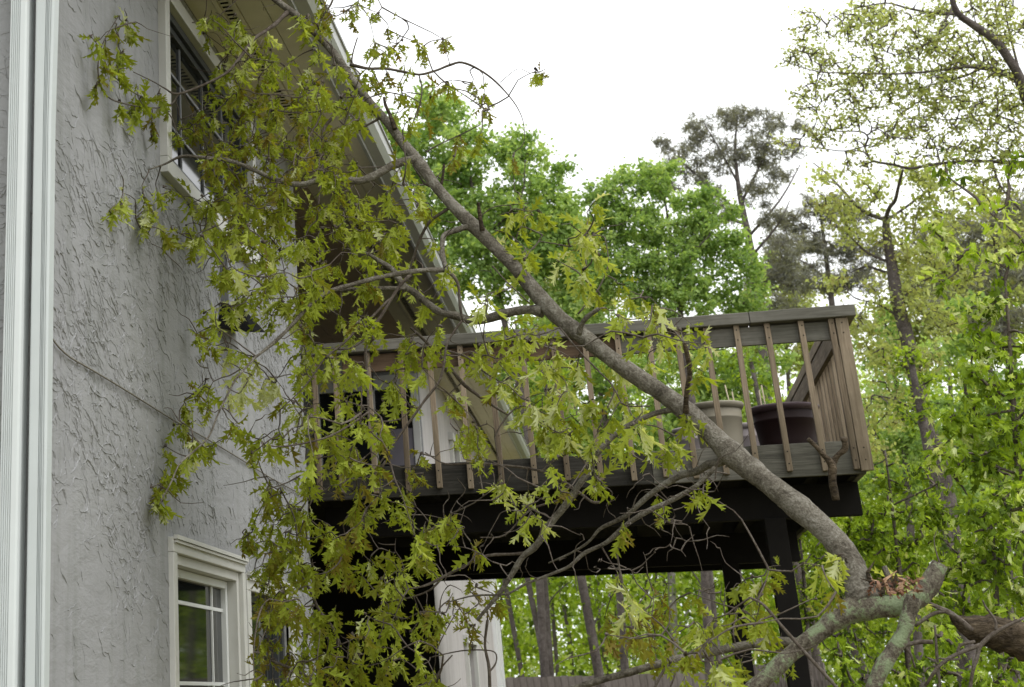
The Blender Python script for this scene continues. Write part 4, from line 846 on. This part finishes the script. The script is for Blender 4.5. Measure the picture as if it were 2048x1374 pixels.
tree('pine_tree', 'dark pine partly hidden behind the oak branches at the right edge', 40, [(1980, 380, 5), (1995, 500, 12), (2010, 640, 16), (2040, 900, 20), (2080, 1345, 24)],
     [[(1995, 500, 6), (1930, 460, 4), (1870, 450, 2)], [(2000, 560, 6), (1930, 560, 4), (1860, 540, 2)], [(2005, 600, 6), (2060, 540, 3)]],
     [(1860, 470, 44), (1920, 455, 50), (1990, 460, 55), (1900, 540, 50), (1960, 560, 60), (2040, 540, 55), (1850, 545, 35), (1890, 620, 45), (1980, 650, 55), (2045, 410, 45), (2050, 640, 40)],
     ND, 15, 34, 12, density=.62, seed=11, wr=.13, spread=.6, tone=(.15, .8), flat=.8)
tree('oak_tree', 'slender leaning oak trunk right of the deck corner, with thin yellow-green leaves', 22, [(1771, 436, 13), (1775, 480, 17), (1785, 540, 22), (1795, 600, 25), (1815, 680, 27), (1832, 760, 28), (1848, 830, 29), (1870, 900, 31), (1890, 980, 32), (1905, 1060, 34), (1925, 1250, 36)],
     [[(1771, 440, 9), (1731, 425, 8), (1704, 401, 7), (1677, 371, 5), (1650, 344, 4), (1625, 325, 2)], [(1771, 438, 9), (1779, 415, 8), (1790, 401, 7), (1798, 368, 6), (1806, 339, 4)], [(1774, 440, 6), (1812, 414, 5), (1844, 390, 4), (1865, 376, 3)],
      [(1785, 527, 6), (1739, 508, 5), (1714, 487, 4), (1690, 460, 2)], [(1785, 549, 6), (1752, 538, 5), (1731, 533, 4), (1700, 545, 2)], [(1806, 640, 6), (1760, 610, 4), (1720, 600, 2)], [(1830, 745, 6), (1780, 720, 4), (1740, 715, 2)], [(1800, 600, 5), (1850, 560, 4), (1890, 545, 2)], [(1850, 830, 6), (1790, 800, 4), (1750, 790, 2)]],
     [(1740, 380, 36), (1690, 400, 34), (1650, 350, 30), (1820, 350, 40), (1850, 420, 40), (1840, 520, 50), (1810, 600, 45), (1750, 600, 36), (1870, 640, 45), (1730, 470, 36), (1700, 660, 40), (1760, 720, 50), (1850, 720, 40), (1770, 820, 45), (1740, 900, 40), (1800, 450, 34), (1880, 370, 45), (1900, 460, 45), (1930, 560, 45), (1690, 450, 34), (1670, 560, 30), (1950, 400, 40), (2010, 480, 45), (1640, 400, 26)],
     YL, 10, 26, 17, bark='bark_far', density=.75, seed=13, spread=.8, tone=(.2, .8))
L6 = [[(2085, 230, 34), (2060, 215, 32), (2040, 155, 28), (2018, 118, 28), (1990, 80, 26), (1950, 52, 24), (1917, 28, 20), (1905, 0, 16), (1898, -45, 12)],
      [(2110, 240, 34), (2060, 180, 26), (2030, 158, 22), (1990, 140, 19), (1940, 133, 14), (1900, 138, 9), (1840, 145, 7), (1780, 148, 6), (1700, 146, 5), (1640, 144, 4), (1590, 130, 3), (1562, 118, 2)],
      [(1935, 135, 10), (1905, 115, 9), (1880, 95, 7), (1850, 75, 5), (1820, 60, 3)], [(1917, 28, 12), (1860, 25, 9), (1810, 15, 7), (1770, 6, 5), (1700, 20, 3), (1660, 40, 2)],
      [(1960, 138, 8), (1930, 152, 7), (1880, 165, 6), (1820, 180, 4), (1760, 180, 3), (1700, 185, 2)],
      [(2110, 330, 14), (2060, 326, 12), (2000, 324, 11), (1950, 322, 10), (1900, 325, 9), (1860, 330, 9), (1820, 337, 9), (1790, 330, 8), (1745, 322, 8), (1735, 308, 7), (1730, 293, 7), (1736, 275, 6), (1720, 263, 5), (1670, 262, 4), (1645, 250, 4), (1633, 220, 3), (1632, 195, 2)],
      [(1735, 270, 5), (1755, 258, 4), (1780, 272, 4), (1830, 280, 3)], [(1732, 292, 4), (1690, 302, 4), (1650, 298, 3), (1600, 292, 3), (1555, 290, 2)], [(1905, 15, 9), (1885, 50, 7), (1870, 75, 6), (1830, 100, 4), (1790, 110, 3)],
      [(1990, 138, 9), (1970, 90, 6), (1950, 40, 4), (1940, -10, 3)], [(2040, 150, 9), (2025, 90, 7), (2012, 30, 5), (2010, -20, 4)], [(1985, 325, 8), (2000, 370, 6), (2040, 420, 5)], [(2100, 300, 9), (2040, 250, 6), (1980, 230, 5), (1900, 240, 4), (1840, 230, 3)], [(1880, 325, 5), (1870, 290, 4), (1850, 260, 3)]]
tree('oak_tree', 'large oak reaching in from the upper right with grey limbs and sparse fresh leaves', 18, [(2150, -60, 30), (2165, 120, 70), (2180, 350, 90), (2195, 700, 100), (2215, 1345, 110)], [[(a, b, c * .66) for a, b, c in P] for P in L6],
     [(1620, 105, 50), (1700, 60, 55), (1680, 150, 60), (1780, 80, 70), (1760, 170, 70), (1860, 90, 75), (1850, 195, 75), (1950, 120, 80), (1940, 230, 80), (2020, 50, 60), (2030, 210, 70), (1620, 195, 40), (1610, 50, 35), (1570, 118, 18), (1700, 240, 50), (1640, 265, 40), (1800, 270, 60), (1900, 300, 60), (2000, 310, 60), (1565, 290, 22), (1740, 15, 50), (1880, 15, 50), (1980, 10, 50), (1720, 320, 35), (1990, 380, 40)],
     YL, 8.2, 13, 13, bark='bark_far', density=.78, seed=15, spread=.72, tone=(.15, .85), twig=.011)
# nearer fresh foliage at the right
tree('sapling', 'young tree with large fresh lime leaves at the right edge, nearest the camera there', 11, [(2010, 560, 4), (2020, 700, 7), (2030, 850, 10), (2050, 1100, 14)],
     [[(2020, 700, 5), (1960, 690, 3), (1930, 660, 2)], [(2030, 820, 6), (1980, 830, 4), (1920, 860, 3), (1880, 900, 2)], [(2040, 950, 6), (1980, 930, 4), (1930, 920, 2)]],
     [(1995, 615, 40), (1965, 690, 45), (2025, 690, 45), (1940, 760, 40), (2000, 780, 55), (1905, 830, 35), (1965, 860, 50), (2035, 860, 45), (1900, 910, 45), (1965, 940, 55), (2035, 950, 50), (1890, 480, 22), (1990, 540, 25), (1950, 600, 25), (1900, 335, 26), (1985, 420, 30), (1860, 450, 20), (2030, 500, 32), (1930, 505, 26), (2020, 330, 24), (1880, 560, 24)],
     LI, 25, 15, 22, bark='bark_twig', density=.62, seed=17, shape='small', tone=(.25, .95))
tree('sapling', 'leafy lime-green sapling right of the deck posts, behind the fork of the limb', 13, [(1770, 900, 3), (1785, 1020, 6), (1800, 1150, 9), (1820, 1345, 12)],
     [[(1785, 1010, 4), (1850, 980, 3), (1890, 960, 2)], [(1790, 1070, 4), (1730, 1060, 3), (1700, 1070, 2)]],
     [(1780, 950, 36), (1840, 970, 40), (1760, 1020, 45), (1850, 1050, 50), (1730, 1090, 45), (1900, 1110, 50), (1800, 1110, 50), (1880, 1010, 40), (1700, 1060, 30)],
     LI, 17, 13, 18, bark='bark_twig', density=.6, seed=19, shape='small', tone=(.15, .8))
tree('sapling', 'dense green sapling at the lower right around the torn log', 10, [(1985, 1050, 5), (1990, 1150, 8), (2000, 1300, 12)],
     [[(1988, 1120, 5), (1930, 1120, 3), (1890, 1150, 2)], [(1990, 1180, 5), (2040, 1150, 3)]],
     [(1960, 1040, 45), (2030, 1040, 50), (1930, 1120, 45), (2000, 1130, 50), (1900, 1190, 40), (1960, 1205, 45), (2035, 1200, 45), (1870, 1260, 35), (2000, 1000, 35)],
     LI, 24, 14, 20, bark='bark_twig', density=.6, seed=21, shape='small', tone=(.1, .9))
tree('sapling', 'low leafy sapling along the bottom edge under the torn log', 9.3, [(1870, 1250, 4), (1875, 1330, 6), (1880, 1400, 8)], None,
     [(1850, 1320, 45), (1920, 1340, 45), (1990, 1350, 50), (1790, 1350, 35), (1890, 1280, 30), (2040, 1330, 30), (1700, 1350, 40), (1660, 1300, 30)],
     LI, 22, 13, 20, bark='bark_twig', density=.45, seed=23, shape='small', tone=(.05, .7))
tree('sapling', 'yellow-green leafy sapling behind the deck posts at lower middle', 16, [(1600, 1080, 4), (1610, 1180, 7), (1620, 1345, 10)], [[(1605, 1150, 5), (1650, 1110, 3), (1680, 1080, 2)]],
     [(1610, 1110, 35), (1650, 1080, 35), (1690, 1130, 35), (1640, 1180, 40), (1700, 1200, 40), (1600, 1230, 40), (1670, 1270, 45), (1730, 1290, 40), (1760, 1240, 35), (1560, 1310, 35)],
     LI, 13, 10, 15, bark='bark_far', density=.7, seed=25, shape='small', tone=(.1, .75))
for k, (x, y, w_, lab) in enumerate([(780, 500, 90, 'pale far tree behind the house eave'), (1130, 560, 80, 'pale far tree in the dip between the two bright crowns'), (1560, 570, 70, 'pale far tree between the two pine trunks above the deck rail'), (1880, 520, 90, 'pale far tree behind the slender oak at the right'), (2010, 470, 90, 'pale far tree in the upper right corner of the woods')]):
    tree('broadleaf_tree', lab, 54, [(x, y - 60, 3), (x + 10, y + 100, 7), (x + 60, 1340, 14)], None, [(x, y - 20, w_ * .7), (x - w_ * .6, y + 40, w_ * .7), (x + w_ * .6, y + 40, w_ * .7), (x, y + 110, w_), (x - w_, y + 150, w_ * .7), (x + w_, y + 150, w_ * .7)], 'leaf_yellow', 9, 44, 16, density=.8, seed=80 + k, tone=(.1, .6))
# mid distance trees seen through the railing and right of the deck
mids = [('green tree filling the railing gap left of the leaning limb', 38, 1060, [(1040, 680, 70), (980, 760, 70), (1100, 760, 80), (1040, 850, 80), (1140, 860, 70), (960, 870, 60), (1120, 640, 60)], G1, .5),
        ('green tree behind the middle of the railing', 36, 1210, [(1200, 660, 70), (1180, 760, 75), (1260, 720, 70), (1240, 830, 80), (1300, 880, 60), (1180, 900, 60)], G1, .45),
        ('green tree behind the pots, right part of the railing', 34, 1450, [(1360, 700, 70), (1440, 730, 75), (1400, 820, 70), (1500, 780, 65), (1480, 860, 70), (1340, 860, 60), (1550, 690, 45)], G1, .5),
        ('dark green tree directly right of the deck corner post', 30, 1800, [(1790, 640, 45), (1750, 700, 40), (1830, 780, 65), (1790, 860, 65), (1770, 950, 60), (1850, 900, 60), (1860, 1000, 60), (1760, 780, 30)], G1, .5),
        ('tall green tree behind the lime saplings at far right', 26, 1990, [(1930, 620, 40), (1900, 720, 60), (1960, 780, 60), (1920, 860, 65), (2020, 800, 60), (1980, 920, 70), (1910, 990, 60), (2030, 1000, 60)], G1, .45),
        ('low green tree under the right end of the deck', 28, 1690, [(1650, 1020, 50), (1700, 1080, 60), (1640, 1130, 60), (1760, 1110, 60), (1700, 1190, 60), (1610, 1190, 50), (1830, 1150, 60), (1780, 1230, 55)], LI, .5)]
for k, (lab, Y, x, bl, mt, dn) in enumerate(mids):
    y0 = min(b[1] for b in bl)
    tree('broadleaf_tree', lab, Y, [(x - 30, y0, 4), (x - 10, y0 + 120, 9), (x + 10, y0 + 260, 12), (x + 40, 1345, 16)], None, bl, mt, 10.5, 55, 18, density=dn, seed=40 + k, bark='bark_far')
# trunks in the woods under the deck
tk = [('slim dark trunk next to the far wing corner', 1005, 1043, 13, 40), ('leaning grey trunk, second right of the house wing', 1052, 1092, 15, 39), ('thin trunk just right of the leaning grey one', 1098, 1115, 10, 42), ('thick brown trunk in the middle of the gap under the deck', 1160, 1197, 24, 33),
      ('thin bent trunk right of the thick brown one', 1292, 1300, 8, 46), ('pale straight trunk near the middle posts', 1342, 1352, 20, 41), ('slim trunk hidden behind the middle post', 1420, 1440, 14, 36), ('grey trunk right of the deck post by the leaning limb', 1595, 1640, 20, 27), ('faint thin trunk in the yellow-green woods', 1225, 1240, 7, 50), ('grey leaning trunk at the lower right behind the saplings', 1905, 1945, 30, 20)]
for k, (lab, x0, x1, d, Y) in enumerate(tk):
    d *= .8; s_ = (x1 - x0) / 200.; xt = x0 - s_ * 420
    tree('forest_tree', lab, Y, [(xt, 720, d * .5), (x0 - s_ * 200, 940, d * .8), (x0, 1140, d * .93), (x1, 1345, d)], [[(x0, 1150, 4), (x0 + 40, 1090, 3), (x0 + 70, 1060, 2)], [(x0 + .6 * (x1 - x0), 1265, 4), (x0 + 50, 1200, 3), (x0 + 85, 1165, 2)]] if k % 2 else [[(x0, 1200, 4), (x0 - 30, 1150, 3), (x0 - 50, 1130, 2)]],
         [(xt, 740, 50), (xt + 30, 820, 45), (x0 - 40, 1000, 30), (x0 + 40, 1190, 28), (x1 - 30, 1290, 22)], LI, 10, 30, 18, density=.4, seed=60 + k, bark='bark_pale' if 'pale' in lab else 'bark_far', tone=(.3, .8))

# woodland behind: layered understorey foliage and slim stems, denser with distance
r = np.random.default_rng(99)
def woods(name, label, Y0_, Y1_, n, pxr, zf, size, mat, tone, seed):
    r = np.random.default_rng(seed); nc = n // 28
    px = r.uniform(pxr[0], pxr[1], nc); Y = r.uniform(Y0_, Y1_, nc); C_ = np.array([atY(a, 1300, b) for a, b in zip(px, Y)])
    top = zf(px); C_[:, 2] = r.uniform(0, 1, nc) ** .8 * top
    ci = np.repeat(np.arange(nc), 28); P_ = C_[ci] + r.normal(0, .42, (len(ci), 3)) * np.array([1, 1, .5]); P_[:, 2] = np.maximum(P_[:, 2], .02)
    tb = r.normal(0, .2, nc)
    mb = MB(); quad_leaves(mb, P_, rand_dir(len(ci), r), rand_dir(len(ci), r, .8), size * r.uniform(.6, 1.4, len(ci)), np.clip(tone + tb[ci] + r.normal(0, .15, len(ci)), 0, 1), .65)
    o = mb.obj(name, mat, None); o['kind'] = 'stuff'; o['label'] = label; o['category'] = 'woodland'; return o
woods('understorey', 'yellow-green spring understorey seen through the gap under the deck', 40, 58, 170000, (850, 3400), lambda p: 8.5 + 0 * p, .16, 'leaf_lime', .6, 5)
woods('distant_woodland', 'pale green far woodland closing the view behind all the trunks', 60, 85, 150000, (600, 3800), lambda p: 13 + 0 * p, .20, 'leaf_green', .6, 6)
st = MB()
for k in range(70):
    x = r.uniform(850, 2300); Y = r.uniform(42, 80); a_ = atY(x, 1300, Y); hh = r.uniform(5, 8); s_ = r.normal(0, .03)
    st.tube([(a_[0], Y, -.2), (a_[0] + s_ * hh * .5 + r.normal(0, .1), Y, hh * .5), (a_[0] + s_ * hh, Y, hh)], [.075, .06, .03], 6)
o = st.obj('distant_trunks', 'bark_far', None, True); o['kind'] = 'stuff'; o['label'] = 'slim far trunks scattered through the woodland'; o['category'] = 'woodland'
